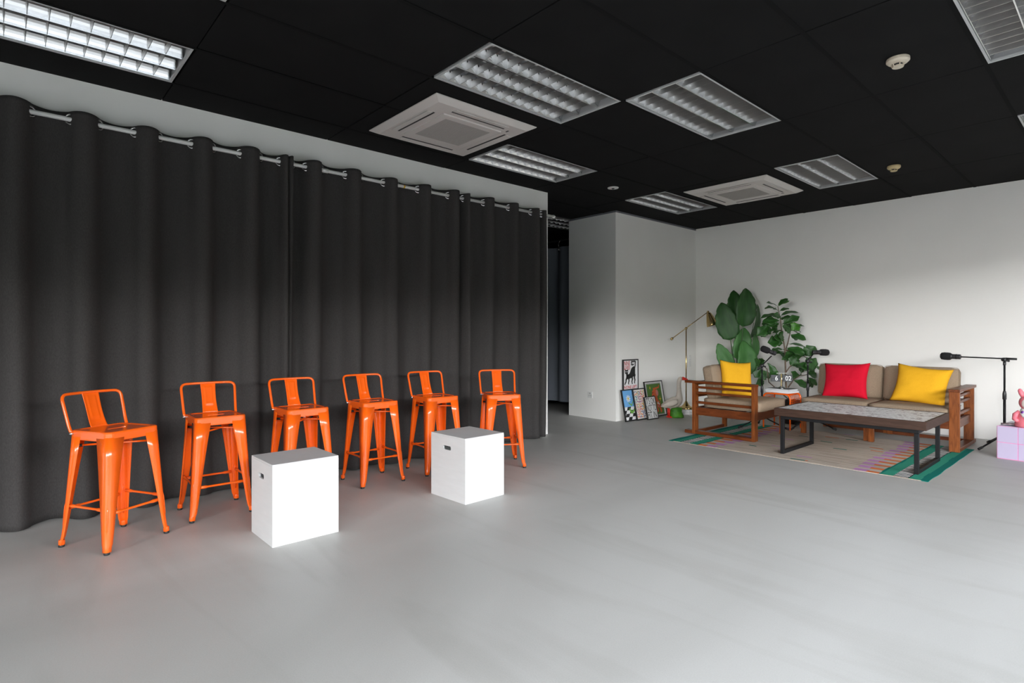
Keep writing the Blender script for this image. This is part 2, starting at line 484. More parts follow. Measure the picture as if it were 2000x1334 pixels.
# window wall
bm = bmesh.new()
ys = [YF] + [v for ab in WIN for v in ab] + [YB]
for a, b in zip(ys[0::2], ys[1::2]): box(bm, (XR, a, 0), (XR + 0.15, b, ZC + 0.13))
for a, b in WIN:
    box(bm, (XR, a, 0), (XR + 0.15, b, WZ0)); box(bm, (XR, a, WZ1), (XR + 0.15, b, ZC + 0.13))
struct(obj('wall_right', bm, M_wall))
for i, (a, b) in enumerate(WIN):
    bm = bmesh.new()
    for y in (a, (a + b) / 2 - 0.03, b - 0.06): box(bm, (XR + 0.05, y, WZ0), (XR + 0.11, y + 0.06, WZ1))
    for z in (WZ0, WZ1 - 0.06): box(bm, (XR + 0.051, a, z), (XR + 0.109, b, z + 0.06))
    struct(obj('window_%d' % (i + 1), bm, M_alufr))
struct(obj('trim_1', B(((-5.49, YP - 0.006, ZC - 0.022), (XP + 0.006, YP, ZC))), M_trim))
struct(obj('trim_2', B(((XP, YP - 0.006, ZC - 0.022), (XP + 0.006, YB, ZC))), M_trim))
# outside the windows, unseen: paving and greenery shaped to block low sky light
struct(obj('ground_outside', B(((-40, -45, -0.25), (40, 55, -0.12))), M_pave))
bm = bmesh.new()
nH = 60
for i in range(nH):
    y = -45 + 100 * i / nH
    box(bm, (14.0 + rng.uniform(-0.4, 0.4), y, -0.2), (17, y + 100 / nH, 4.0 + rng.uniform(-0.25, 0.25)))
for i in range(30):
    x = -30 + 44 * i / 30
    box(bm, (x, -24, -0.2), (x + 44 / 30, -21 + rng.uniform(-0.3, 0.3), 1.4 + rng.uniform(-0.2, 0.2)))
struct(obj('light_block_hedge', bm, M_hedge))
struct(obj('added_shade_block', B(((-8.2, YF - 0.2, ZC + 0.21), (XR + 0.2, 9.2, 9.0))), M_facade))  # unseen building mass, added above the room to shade the paving

# ceiling tiles and grid
LIGHTS = {  # grid cell (column along X, row along Y) -> label
    (-3, -2): 'fluorescent ceiling light above the left end of the charcoal curtains, cut by the frame',
    (-1, -2): 'ceiling light of which only one white corner shows at the top edge',
    (-1, 0): 'bright louvred ceiling light beside the nearer air conditioner, showing green reflections',
    (0, 1): 'louvred ceiling light next to the brightest one, in the middle of the ceiling',
    (-3, 1): 'louvred ceiling light behind the nearer air conditioner by the curtain wall',
    (0, 3): 'louvred ceiling light right of the far air conditioner',
    (-3, 3): 'louvred ceiling light left of the far air conditioner, beside the white pillar',
    (3, 1): 'louvred ceiling light in the top right corner beside the nearer smoke detector',
    (3, 3): 'ceiling light whose corner just enters at the right edge',
    (-6, 3): 'dim ceiling light in the dark hall behind the end of the curtain rod',
}
def cellc(i, j):
    return (GX0 + (i + 0.5) * GPX, GY0 + (j + 0.5) * GPY)
tb = B(((-GPX / 2 + 0.004, -GPY / 2 + 0.003, 0), (GPX / 2 - 0.004, GPY / 2 - 0.003, 0.018)), bev=0.002, seg=1)
tile0 = obj('ceiling_tile', tb, M_black, ceil)
first = True
for i in range(-10, 14):
    for j in range(-8, 6):
        x, y = cellc(i, j)
        if (i, j) in LIGHTS: continue
        if x < -8.0 or x > XR - 0.02 or y < YF or y > 9.0: continue
        if x < XL - 0.3 and y < 3.0: continue
        if x > -5.4 and x < XP - 0.3 and y > YP + 0.7: continue
        if y > YB + 0.3 and x > -5.5: continue
        z = ZC + rng.uniform(-0.0015, 0.0025)
        rot = (rng.uniform(-0.002, 0.002), rng.uniform(-0.003, 0.003), 0)
        if first: o = tile0; o.location = (x, y, z); first = False
        else: o = inst(tile0, ceil, (x, y, z), rot)
gx = [GX0 + k * GPX for k in range(-9, 14)]
for k, x in enumerate(gx):
    y0 = YF if x > XL - 0.1 else 3.3
    y1 = YB if x > -5.3 else 9.0
    if XL - 1.0 < x < XP - 0.05 : y1 = YP
    obj('grid_bar', B(((x - 0.012, y0, ZC - 0.0030), (x + 0.012, y1, ZC - 0.0018))), M_tbar, ceil)

# ------------------------------------------------------------------ louvred lights
def make_light(label, x, y):
    t = thing('louvre_light', label, 'ceiling light', (x, y, ZC), 0, 'louvred ceiling lights')
    return t
LW, LL = 0.578, 1.184
def light_parts(t):
    a, b = LW / 2, LL / 2
    # frame
    bm = bmesh.new()
    box(bm, (-a, -b, -0.004), (-a + 0.012, b, 0.012)); box(bm, (a - 0.012, -b, -0.004), (a, b, 0.012))
    box(bm, (-a + 0.012, -b, -0.004), (a - 0.012, -b + 0.014, 0.012)); box(bm, (-a + 0.012, b - 0.014, -0.004), (a - 0.012, b, 0.012))
    obj('light_frame', bm, M_pan, t)
    bm = bmesh.new()   # pan open below
    box(bm, (-a, -b, 0.10), (a, b, 0.108))
    box(bm, (-a, -b, 0.012), (-a + 0.006, b, 0.10)); box(bm, (a - 0.006, -b, 0.012), (a, b, 0.10))
    box(bm, (-a, -b, 0.012), (a, -b + 0.006, 0.10)); box(bm, (-a, b - 0.006, 0.012), (a, b, 0.10))
    obj('light_housing', bm, M_pan, t)
    rw = (LW - 0.03) / 3
    # longitudinal parabolic reflectors
    def refl(x, half):
        prof = [(0.003, 0.004), (0.007, 0.016), (0.013, 0.030), (0.021, 0.044), (0.030, 0.056)]
        pts = [(px, z) for px, z in prof]
        if half == 0: sec = [(-px, z) for px, z in reversed(pts)] + pts
        elif half > 0: sec = [(0, 0.058)] + [(0, 0.004)] + pts
        else: sec = [(-px, z) for px, z in reversed(pts)] + [(0, 0.004), (0, 0.058)]
        vs_, fs = [], []
        n = len(sec)
        for yy in (-b + 0.014, b - 0.014): vs_ += [(x + px, yy, z) for px, z in sec]
        for k in range(n - 1): fs.append((k, k + 1, n + k + 1, n + k))
        fs.append((n - 1, 0, n, 2 * n - 1))
        fs.append(tuple(range(n))[::-1]); fs.append(tuple(range(n, 2 * n)))
        return raw('reflector', vs_, fs, M_alu, t, smooth=False, recalc=True)
    refl(-1.5 * rw, 1); refl(-0.5 * rw, 0); refl(0.5 * rw, 0); refl(1.5 * rw, -1)
    # cross blades
    nb = 13
    sec = [(-0.006, 0.046), (-0.003, 0.026), (-0.0012, 0.006), (0.0012, 0.006), (0.003, 0.026), (0.006, 0.046)]
    vs_, fs = [], []
    n = len(sec)
    for xx in (-a + 0.016, a - 0.016): vs_ += [(xx, py, z) for py, z in sec]
    for k in range(n): fs.append((k, (k + 1) % n, n + (k + 1) % n, n + k))
    fs.append(tuple(range(n))[::-1]); fs.append(tuple(range(n, 2 * n)))
    blade = raw('louvre_blade', vs_, fs, M_blade, t, recalc=True)
    pitch = (LL - 0.03) / nb
    for k in range(1, nb):
        yy = -b + 0.015 + k * pitch
        if k == 1: blade.location = (0, yy, 0)
        else: inst(blade, t, (0, yy, 0))
    tb_ = None
    for k in (-1, 0, 1):
        if tb_ is None:
            tb_ = obj('fluorescent_tube', T([(0, -b + 0.03, 0), (0, b - 0.03, 0)], 0.0165, 12), M_tube, t, True, (k * rw, 0, 0.070))
        else: inst(tb_, t, (k * rw, 0, 0.070))
l0 = None
for (i, j), lab in LIGHTS.items():
    x, y = cellc(i, j)
    if l0 is None:
        l0 = make_light(lab, x, y); light_parts(l0)
    else:
        dup(l0, (x, y, ZC), 0, lab)

# ------------------------------------------------------------------ air conditioners
def make_ac(label, x, y):
    t = thing('air_conditioner', label, 'air conditioner', (x, y, ZC - 0.005), 0, 'ceiling cassettes')
    h = 0.475; z1 = -0.034
    bm = bmesh.new()     # panel: bevelled skirt ring with a recessed centre
    loops = [(h, -0.0015), (h, -0.008), (h - 0.055, z1), (0.292, z1), (0.285, z1 + 0.004)]
    rings = []
    for s, z in loops: rings.append([bm.verts.new(p) for p in ((-s, -s, z), (s, -s, z), (s, s, z), (-s, s, z))])
    for A, D in zip(rings[:-1], rings[1:]):
        for k in range(4): bm.faces.new((A[k], A[(k + 1) % 4], D[(k + 1) % 4], D[k]))
    bm.faces.new(rings[-1]); bm.faces.new(rings[0][::-1])
    obj('panel', bm, M_acw, t)
    # inner suction frame and grille
    bm = bmesh.new(); s = 0.275
    for lo, hi in (((-s, -s), (s, -0.215)), ((-s, 0.215), (s, s)), ((-s, -0.215), (-0.215, 0.215)), ((0.215, -0.215), (s, 0.215))):
        box(bm, (lo[0], lo[1], z1 - 0.006), (hi[0], hi[1], z1 + 0.006))
    obj('grille_frame', bm, M_acw, t)
    bm = bmesh.new()
    box(bm, (-0.215, -0.215, z1 + 0.001), (0.215, 0.215, z1 + 0.003))
    for k in range(30):
        xx = -0.208 + 0.416 * k / 29
        box(bm, (xx - 0.0035, -0.215, z1 - 0.005), (xx + 0.0035, 0.215, z1))
    obj('grille', bm, M_acg, t)
    sl = B(((-0.25, -0.012, z1 - 0.0015), (0.25, 0.012, z1 + 0.004)))
    so = obj('air_slot', sl, M_slot, t); so.location = (0, 0.345, 0)
    fl = B(((-0.25, -0.026, -0.004), (0.25, 0.026, 0.002)), bev=0.002, seg=1)
    fo = obj('flap', fl, M_acw, t); fo.location = (0, 0.375, z1 - 0.002); fo.rotation_euler = (R(-8), 0, 0)
    for k in (1, 2, 3):
        c, s_ = math.cos(k * PI / 2), math.sin(k * PI / 2)
        inst(so, t, (-0.345 * s_, 0.345 * c, 0), (0, 0, k * PI / 2))
        inst(fo, t, (-0.375 * s_, 0.375 * c, z1 - 0.002), (R(-8), 0, k * PI / 2))
    obj('indicator', B(((0.30, 0.30, z1 - 0.002), (0.33, 0.312, z1 + 0.001))), M_slot, t)
    return t
ac = make_ac('white ceiling cassette air conditioner nearer the camera, by the curtain wall', -3.66, 2.655)
dup(ac, (-3.03, 6.285, ZC - 0.005), 0, 'white ceiling cassette air conditioner farther away, above the seating corner')

# smoke detectors and ceiling sensor
def detector(label, x, y, m, s):
    t = thing('smoke_detector', label, 'smoke detector', (x, y, ZC - 0.004), 0, 'smoke detectors')
    obj('detector_base', L([(0, 0), (0.058 * s, 0), (0.060 * s, -0.004), (0.060 * s, -0.018), (0.050 * s, -0.028), (0.034 * s, -0.034), (0, -0.034)], 32), m, t, False)
    cg = L([(0, -0.032), (0.024 * s, -0.032), (0.024 * s, -0.044), (0, -0.044)], 20)
    obj('sensing_chamber', cg, M_slot, t)
    obj('chamber_cap', L([(0, -0.045), (0.030 * s, -0.045), (0.029 * s, -0.052), (0, -0.052)], 24), m, t)
    for k in range(6):
        a = k * PI / 3
        obj('cage_bar', T([(0.036 * s * math.cos(a), 0.036 * s * math.sin(a), -0.030), (0.028 * s * math.cos(a), 0.028 * s * math.sin(a), -0.050)], 0.003, 6), m, t)
detector('cream smoke detector on the ceiling nearer the camera, top right', -0.96, 3.955, M_cream, 1.0)
detector('yellowed smoke detector on the ceiling farther back, near the back wall', -1.60, 6.45, M_cream2, 0.95)
t = thing('ceiling_sensor', 'small round white ceiling sensor with a red light before the pillar', 'sensor', (-3.94, 5.07, ZC - 0.004))
obj('sensor_rim', L([(0, 0), (0.062, 0), (0.060, -0.006), (0.040, -0.009), (0, -0.009)], 32), M_wplast, t)
obj('sensor_eye', L([(0, -0.008), (0.018, -0.009), (0.012, -0.016), (0, -0.018)], 16), M_slot, t)
obj('red_lamp', L([(0, -0.008), (0.006, -0.009), (0, -0.013)], 10, Matrix.Translation((-0.026, -0.006, 0))), flat('red_lamp', (0.8, 0.05, 0.03), 0.3), t)

# ------------------------------------------------------------------ curtains on the left wall
RX, RZ = -4.485, 2.505
def wave(y, edges, first_front):
    """edges: sorted Y of the eyelets; returns a signed half wave, + towards the room"""
    s = 1 if first_front else -1
    for a, b in zip(edges[:-1], edges[1:]):
        if a <= y <= b:
            t = (y - a) / (b - a)
            return s * (math.sin(PI * t) ** 0.75), s
        s = -s
    return 0.0, s

def curtain(label, edges, first_front, seed, hem, edge_tuck=None):
    t = thing('curtain', label, 'curtain', (RX, edges[0], 0), 0, 'charcoal curtains on the left wall')
    y0, y1 = edges[0], edges[-1]
    ny = max(24, int((y1 - y0) / 0.0125)); nz = 64
    vsx, fs = [], []
    for iz in range(nz + 1):
        f = iz / nz                       # 0 at the top
        f = f ** 1.1
        for iy in range(ny + 1):
            u = iy / ny; y = y0 + (y1 - y0) * u
            wv, s = wave(y, edges, first_front)
            ztop = RZ + 0.048 + 0.006 * math.sin(y * 5 + seed)
            zb = hem(y) + 0.005 * noise.noise((y * 3.1, seed, 0))
            z = ztop + (zb - ztop) * f
            amp = 0.064 * (1 - 0.1 * f)
            k = min(1, f * 1.4)
            n1 = noise.noise((y * 2.3 + 11 * seed, f * 0.8, 0.3)) * 0.034 + noise.noise((y * 7.0 + 3 * seed, f * 1.0, 1.7)) * 0.050 + 0.012
            n2 = noise.noise((y * 3.0, f * 9.0 + seed, 5.1)) * 0.010 * max(0, f - 0.45)
            dx = amp * wv * (1 - 0.12 * k) + k * n1 + n2
            cr = noise.noise((y * 4.0 + seed, z * 6.0, 2.0))
            cr2 = noise.noise((y * 2.0 + z * 3.0 + seed, z * 9.0 - y * 5.0, 7.0))
            dx += (0.006 * cr + 0.008 * max(0, cr2 - 0.15)) * max(0, f - 0.35)
            if f > 0.9: dx += 0.02 * (f - 0.9) / 0.1 * (0.5 + 0.5 * math.sin(y * 9 + seed))
            dx = max(dx, -0.108)
            yo = y - y0 + 0.012 * k * noise.noise((y * 5, f * 2, seed + 9))
            if edge_tuck and y > edge_tuck:
                q = (y - edge_tuck) / (y1 - edge_tuck)
                dx = dx * (1 - q) + (0.05 - 0.125 * q) * q
                yo += 0.03 * q * math.sin(f * PI)
            vsx.append((dx, yo, z))
    for iz in range(nz):
        for iy in range(ny):
            a = iz * (ny + 1) + iy
            fs.append((a, a + 1, a + ny + 2, a + ny + 1))
    fo = raw('curtain_fabric', vsx, fs, M_curt, t, smooth=True)
    md = fo.modifiers.new('thickness', 'SOLIDIFY'); md.thickness = 0.0025; md.offset = 0
    # eyelets where the fabric crosses the rod
    g0 = None
    s = 1 if first_front else -1
    for k, y in enumerate(edges[1:-1]):
        s = -s
        if g0 is None:
            bm = bmesh.new()
            tube(bm, [(0.031 * math.cos(q * PI / 10), 0, 0.031 * math.sin(q * PI / 10)) for q in range(20)], 0.0065, 8, True)
            g0 = obj('eyelet', bm, M_chrome, t, True, (0, y - y0, RZ)); g0.rotation_euler = (0, 0, R(52) * s)
        else:
            inst(g0, t, (0, y - y0, RZ), (0, 0, R(52) * s))
    return t
EA = [-0.886, -0.693, -0.55, -0.357, -0.214, -0.022 + 0.0, 0.119, 0.312, 0.455, 0.652, 0.79, 0.99, 1.125, 1.313, 1.452, 1.601, 1.665]
EB = [1.600, 1.655, 1.700, 1.807, 1.939, 2.149, 2.29, 2.507, 2.646, 2.863, 3.004, 3.206, 3.335]
EC = [3.290, 3.385, 3.455, 3.647, 3.784, 3.99, 4.123, 4.322, 4.433, 4.475, 4.60]
def hemA(y): return 0.006 + 0.008 * max(0, min(1, (y - 0.1) / 0.9))
def hemB(y): return 0.014
def hemC(y): return 0.014
curtain('charcoal eyelet curtain at the left edge behind the first three orange stools', EA, False, 1.3, hemA)
curtain('charcoal eyelet curtain in the middle of the rod behind the fourth and fifth stools', EB, False, 4.1, hemB)
curtain('charcoal eyelet curtain at the far end of the rod by the hall opening', EC, False, 7.7, hemC, 4.475)
t = thing('curtain_rod', 'long white curtain rod carrying the three charcoal curtains', 'curtain rod', (RX, -0.9, RZ))
obj('rod', T([(0, -0.05, 0), (0, 5.56, 0)], 0.0145, 14), M_rod, t, True)
obj('finial', L([(0, 0), (0.014, 0.0), (0.018, 0.006), (0.018, 0.028), (0.012, 0.036), (0, 0.038)], 18, aim((0, 5.56, 0), (0, 1, 0))), M_rod, t, True)
obj('rod_joint', T([(0, 2.83, 0), (0, 2.89, 0)], 0.018, 14), M_rod, t, True)
obj('yellow_tape', T([(0, 3.605, 0), (0, 3.620, 0)], 0.0152, 14), flat('yellow_tape', (0.75, 0.45, 0.02)), t, True)
for y in (0.62, 2.76, 5.50):
    bm = B(((-0.114, y - 0.006, -0.012), (0.0, y + 0.006, -0.004))); box(bm, (-0.1149, y - 0.014, -0.035), (-0.110, y + 0.014, 0.02))
    obj('bracket', bm, M_rod, t)

# hall curtain seen through the opening
HZ = 2.47
t = thing('hall_curtain_rod', 'dark rod with open hooks in the hall opening', 'curtain rod', (-6.6, 6.22, HZ))
obj('rod', T([(-1.3, 0, 0.10), (1.10, 0, 0.10)], 0.012, 10), M_blkmet, t, True)
for x in (-1.39, 1.09):
    obj('rod_end', B(((x - 0.012, -0.03, 0.07), (x + 0.022, 0.03, 0.13))), M_blkmet, t)
t = thing('hall_curtain', 'slate grey curtain hanging on hooks in the dark hall opening', 'curtain', (-6.6, 6.22, 0))
bmv, bmf = [], []
nx, nz = 90, 24
for iz in range(nz + 1):
    for ix in range(nx + 1):
        x = -1.2 + 2.25 * ix / nx
        z = HZ - (HZ - 0.15) * iz / nz
        bmv.append((x, 0.03 * math.sin(x * 21) + 0.02 * noise.noise((x * 4, z, 3)), z))
for iz in range(nz):
    for ix in range(nx):
        a = iz * (nx + 1) + ix; bmf.append((a, a + 1, a + nx + 2, a + nx + 1))
raw('curtain_fabric', bmv, bmf, M_curt2, t, True)
for k in range(9):
    x = -1.1 + k * 0.268
    yy = 0.03 * math.sin(x * 21)
    obj('eyelet', T([(x + 0.022 * math.cos(q * PI / 8), yy - 0.008, HZ - 0.045 + 0.022 * math.sin(q * PI / 8)) for q in range(16)], 0.005, 6, True), M_chrome, t, True)
    obj('hook', T([(x, yy - 0.01, HZ - 0.045), (x - 0.01, yy - 0.012, HZ + 0.05), (x + 0.01, 0, HZ + 0.112), (x + 0.015, 0.012, HZ + 0.08)], 0.003, 6), M_chrome, t, True)

# ------------------------------------------------------------------ sockets
t = thing('wall_socket', 'white power socket low on the narrow face of the pillar', 'socket', (-5.087, YP, 0.322))
obj('plate', B(((-0.043, -0.009, -0.043), (0.043, 0, 0.043)), bev=0.003), M_wplast, t)
obj('switch', B(((0.012, -0.012, 0.012), (0.030, -0.008, 0.034))), M_paper, t)
obj('pin_holes', B(((-0.004, -0.0095, 0.010), (0.004, -0.0088, 0.026)), ((-0.020, -0.0095, -0.016), (-0.008, -0.0088, -0.010)), ((0.008, -0.0095, -0.016), (0.020, -0.0088, -0.010))), M_slot, t)
t = thing('wall_switch', 'white double plate on the pillar wall behind the brass lamp', 'socket', (XP, 7.88, 0.745))
obj('plate', B(((0, -0.036, 0.005), (0.008, 0.036, 0.09)), bev=0.002), M_wplast, t)
obj('plate', B(((0, -0.036, -0.09), (0.008, 0.036, -0.005)), bev=0.002), M_wplast, t)
obj('rocker', B(((0.008, -0.012, 0.03), (0.011, 0.012, 0.065))), M_paper, t)

# ------------------------------------------------------------------ stools
def rsq(h, r, n=5):
    """rounded square loop"""
    out = []
    for cx, cy, a0 in ((h - r, h - r, 0), (-h + r, h - r, 90), (-h + r, -h + r, 180), (h - r, -h + r, 270)):
        for k in range(n + 1):
            a = R(a0 + 90 * k / n); out.append((cx + r * math.cos(a), cy + r * math.sin(a)))
    return out
SH = 0.635
def make_stool(label):
    t = thing('bar_stool', label, 'stool', (0, 0, 0), 0, 'orange metal stools in a row')
    # seat
    bm = bmesh.new()
    rings = []
    prof = [(0.1475, 0.032, SH - 0.052), (0.1500, 0.032, SH - 0.048), (0.1500, 0.032, SH - 0.010), (0.1480, 0.031, SH - 0.003), (0.1430, 0.030, SH), (0.1260, 0.024, SH), (0.1200, 0.022, SH - 0.0035)]
    for h, r, z in prof: rings.append([bm.verts.new((x, y, z)) for x, y in rsq(h, r)])
    for A, D in zip(rings[:-1], rings[1:]):
        n = len(A)
        for k in range(n): bm.faces.new((A[k], A[(k + 1) % n], D[(k + 1) % n], D[k]))
    slot = []
    for k in range(20):
        a = 2 * PI * k / 20
        x = 0.012 * math.cos(a) + 0.01; y = 0.012 * math.sin(a) + (0.040 if math.sin(a) > 0 else -0.040)
        slot.append((x, y))
    sv = [bm.verts.new((x, y, SH - 0.0035)) for x, y in slot]
    sv2 = [bm.verts.new((x * 0.9 + 0.001, y * 0.97, SH - 0.016)) for x, y in slot]
    n = len(sv)
    for k in range(n): bm.faces.new((sv[k], sv[(k + 1) % n], sv2[(k + 1) % n], sv2[k]))
    inner = rings[-1]
    es = []
    for lp in (inner, sv):
        for k in range(len(lp)):
            e = bm.edges.get((lp[k], lp[(k + 1) % len(lp)]))
            es.append(e)
    bmesh.ops.triangle_fill(bm, use_beauty=True, edges=es)
    so = obj('seat', bm, M_orange, t)
    md = so.modifiers.new('sheet', 'SOLIDIFY'); md.thickness = 0.002; md.offset = -1
    # legs: tapered folded sheet, open towards the middle
    def half(z):
        q = (SH - 0.03 - z) / (SH - 0.03)
        flare = 0.004 * max(0, 1 - z / 0.10) ** 1.6
        return 0.1485 + 0.034 * q + flare
    def width(z):
        pts = [(0.0, 0.027), (0.036, 0.029), (0.05, 0.034), (0.25, 0.052), (0.45, 0.070), (SH - 0.03, 0.088)]
        for (a, wa), (b, wb) in zip(pts[:-1], pts[1:]):
            if a <= z <= b: return wa + (wb - wa) * (z - a) / (b - a)
        return pts[-1][1]
    zs = [0.012, 0.034, 0.036, 0.05, 0.075, 0.10, 0.15, 0.22, 0.30, 0.40, 0.50, SH - 0.03]
    vs_, fs = [], []
    np_ = 12
    for z in zs:
        h = half(z); wd = width(z); r = min(0.028, wd * 0.62)
        arc = [(wd, 0.0)] + [(r - r * math.sin(R(90 * k / 9)) , r - r * math.cos(R(90 * k / 9))) for k in range(10)] + [(0.0, wd)]
        # arc: distance inwards from the corner along each side
        for ax, ay in arc: vs_.append((h - ax, h - ay, z))
    m_ = len(arc)
    for i in range(len(zs) - 1):
        for k in range(m_ - 1):
            a = i * m_ + k; fs.append((a, a + 1, a + m_ + 1, a + m_))
    leg = raw('leg', vs_, fs, M_orange, t, smooth=True, recalc=True)
    md = leg.modifiers.new('sheet', 'SOLIDIFY'); md.thickness = 0.0025; md.offset = 0
    # pressed rib on the corner
    rib = []
    for z in (0.085, 0.12, 0.17, 0.22, 0.262):
        h = half(z) - 0.0100 + (0.0015 if 0.09 < z < 0.26 else -0.002)
        rib.append((h, h, z))
    ribo = obj('pressed_rib', T(rib, [0.003, 0.005, 0.005, 0.005, 0.003], 8), M_orange, leg, True)
    h0 = half(0.0) - 0.013
    foot = obj('rubber_foot', L([(0, 0), (0.0135, 0), (0.0145, 0.004), (0.0145, 0.013), (0, 0.013)], 16, Matrix.Translation((h0, h0, 0))), M_rubber, leg, True)
    cap = obj('foot_sleeve', L([(0.0142, 0.012), (0.0155, 0.015), (0.0150, 0.034), (0.0140, 0.038)], 16, Matrix.Translation((h0 - 0.001, h0 - 0.001, 0))), M_orange, leg, True)
    for k in (1, 2, 3):
        c = inst(leg, t, (0, 0, 0), (0, 0, k * PI / 2))
        for g in (ribo, foot, cap): inst(g, c)
    # stretchers
    for k in range(4):
        z = 0.205 if k % 2 == 0 else 0.225
        h = half(z) - 0.010
        bm = bmesh.new()
        e = h - 0.035
        tube(bm, [(h, -e - 0.01, z), (h, -e + 0.03, z), (h, -e + 0.045, z), (h, e - 0.045, z), (h, e - 0.03, z), (h, e + 0.01, z)], [0.010, 0.010, 0.0068, 0.0068, 0.010, 0.010], 8)
        o = obj('stretcher', bm, M_orange, t, True); o.rotation_euler = (0, 0, k * PI / 2)
    for s, z in ((1, SH - 0.088), (-1, SH - 0.100)):
        o = obj('cross_brace', T([(0.122, 0.122 * s, z), (-0.122, -0.122 * s, z)], 0.0055, 8), M_orange, t, True)
        obj('brace_cap', T([(0.137, 0.137 * s, z), (0.108, 0.108 * s, z)], 0.0085, 8), M_rubber, o, True)
        obj('brace_cap', T([(-0.137, -0.137 * s, z), (-0.108, -0.108 * s, z)], 0.0085, 8), M_rubber, o, True)
    # backrest: seat faces +x, back at -x
    zt = SH + 0.190
    path = [(-0.118, -0.156, SH - 0.018), (-0.135, -0.158, SH + 0.01), (-0.190, -0.166, zt), (-0.208, -0.08, zt + 0.001), (-0.212, 0, zt + 0.001), (-0.208, 0.08, zt + 0.001), (-0.190, 0.166, zt), (-0.135, 0.158, SH + 0.01), (-0.118, 0.156, SH - 0.018)]
    obj('back_tube', T(rounded(path, 0.038, 5), 0.0085, 10), M_orange, t, True)
    for s in (-1, 1):
        obj('bolt', L([(0, 0.012), (0.007, 0.011), (0.0075, 0.0), (0.0075, -0.006)], 10, aim((-0.118, 0.156 * s, SH - 0.018), (0, s, 0))), M_chrome, t, True)
    # plate with pressed panel
    nu, nv = 16, 22
    vs_, fs = [], []
    for iv in range(nv + 1):
        v = iv / nv
        z = SH - 0.003 + (zt - SH + 0.006) * v
        xb = -0.132 - 0.080 * (v ** 0.75)
        hw = 0.047 - 0.004 * math.sin(PI * v)
        for iu in range(nu + 1):
            u = -1 + 2 * iu / nu
            du = max(abs(u) - 0.60, 0) ; dv = max(abs(v - 0.55) - 0.30, 0)
            ins = 1 if (abs(u) < 0.60 and abs(v - 0.55) < 0.32) else 0
            x = xb + 0.006 * u * u + 0.0035 * ins
            vs_.append((x, hw * u, z))
    for iv in range(nv):
        for iu in range(nu):
            a = iv * (nu + 1) + iu; fs.append((a, a + 1, a + nu + 2, a + nu + 1))
    pl = raw('back_plate', vs_, fs, M_orange, t, smooth=True, recalc=True)
    md = pl.modifiers.new('sheet', 'SOLIDIFY'); md.thickness = 0.003; md.offset = 0
    return t
ST = [((-3.862, 0.470), 29, 'orange metal stool nearest the camera, standing clear at the left end'),
      ((-4.062, 1.035), -1, 'orange metal stool second from the left, half behind the nearer white box'),
      ((-4.055, 1.600), 0, 'orange metal stool with legs hidden behind the nearer white box'),
      ((-4.072, 2.180), -1, 'orange metal stool seen whole between the two white boxes'),
      ((-4.045, 2.755), -5, 'orange metal stool just left of the farther white box'),
      ((-3.805, 3.293), -29, 'orange metal stool at the right end, half behind the farther white box')]
s0 = None
for (x, y), a, lab in ST:
    if s0 is None:
        s0 = make_stool(lab); s0.location = (x, y, 0); s0.rotation_euler = (0, 0, R(a))
    else: dup(s0, (x, y, 0), R(a), lab)

# ------------------------------------------------------------------ white boxes with hand holes
def white_box(label, x0, y0, sx, sy, sz, rot=0):
    t = thing('plinth_box', label, 'box', (x0, y0, 0), R(rot), 'white boxes with hand holes')
    th = 0.012
    def holed(y, yi):
        bm = bmesh.new()
        n = 20; hz = sz * 0.80; hx = -sx * 0.02
        out = [(-sx / 2, 0), (sx / 2, 0), (sx / 2, sz - th), (-sx / 2, sz - th)]
        hole = []
        for cx, cz, a0 in ((0.034, 0.004, 0), (-0.034, 0.004, 90), (-0.034, -0.004, 180), (0.034, -0.004, 270)):
            for k in range(5):
                a = R(a0 + 90 * k / 4); hole.append((hx + cx + 0.010 * math.cos(a), hz + cz + 0.010 * math.sin(a)))
        L1, L2 = [], []
        for yy, st in ((y, L1), (yi, L2)):
            o_ = [bm.verts.new((a, yy, b)) for a, b in out]; h_ = [bm.verts.new((a, yy, b)) for a, b in hole]
            es = [bm.edges.new((lp[k], lp[(k + 1) % len(lp)])) for lp in (o_, h_) for k in range(len(lp))]
            bmesh.ops.triangle_fill(bm, use_beauty=True, edges=es)
            st += [o_, h_]
        for A, D in zip(L1, L2):
            for k in range(len(A)): bm.faces.new((A[k], A[(k + 1) % len(A)], D[(k + 1) % len(A)], D[k]))
        return bm
    obj('side_panel', holed(-sy / 2, -sy / 2 + th), M_box, t)
    obj('side_panel', holed(sy / 2, sy / 2 - th), M_box, t)
    obj('front_panel', B(((sx / 2 - th, -sy / 2 + th, 0), (sx / 2, sy / 2 - th, sz - th))), M_box, t)
    obj('rear_panel', B(((-sx / 2, -sy / 2 + th, 0), (-sx / 2 + th, sy / 2 - th, sz - th))), M_box, t)
    obj('top_panel', B(((-sx / 2, -sy / 2, sz - th), (sx / 2, sy / 2, sz)), bev=0.0015, seg=1), M_box, t)
    return t
white_box('white box with a hand hole nearer the camera, before the third stool', -3.317, 1.272, 0.345, 0.378, 0.448)
white_box('white box with a hand hole farther from the camera, before the last stool', -3.262, 2.502, 0.390, 0.360, 0.448, 2)

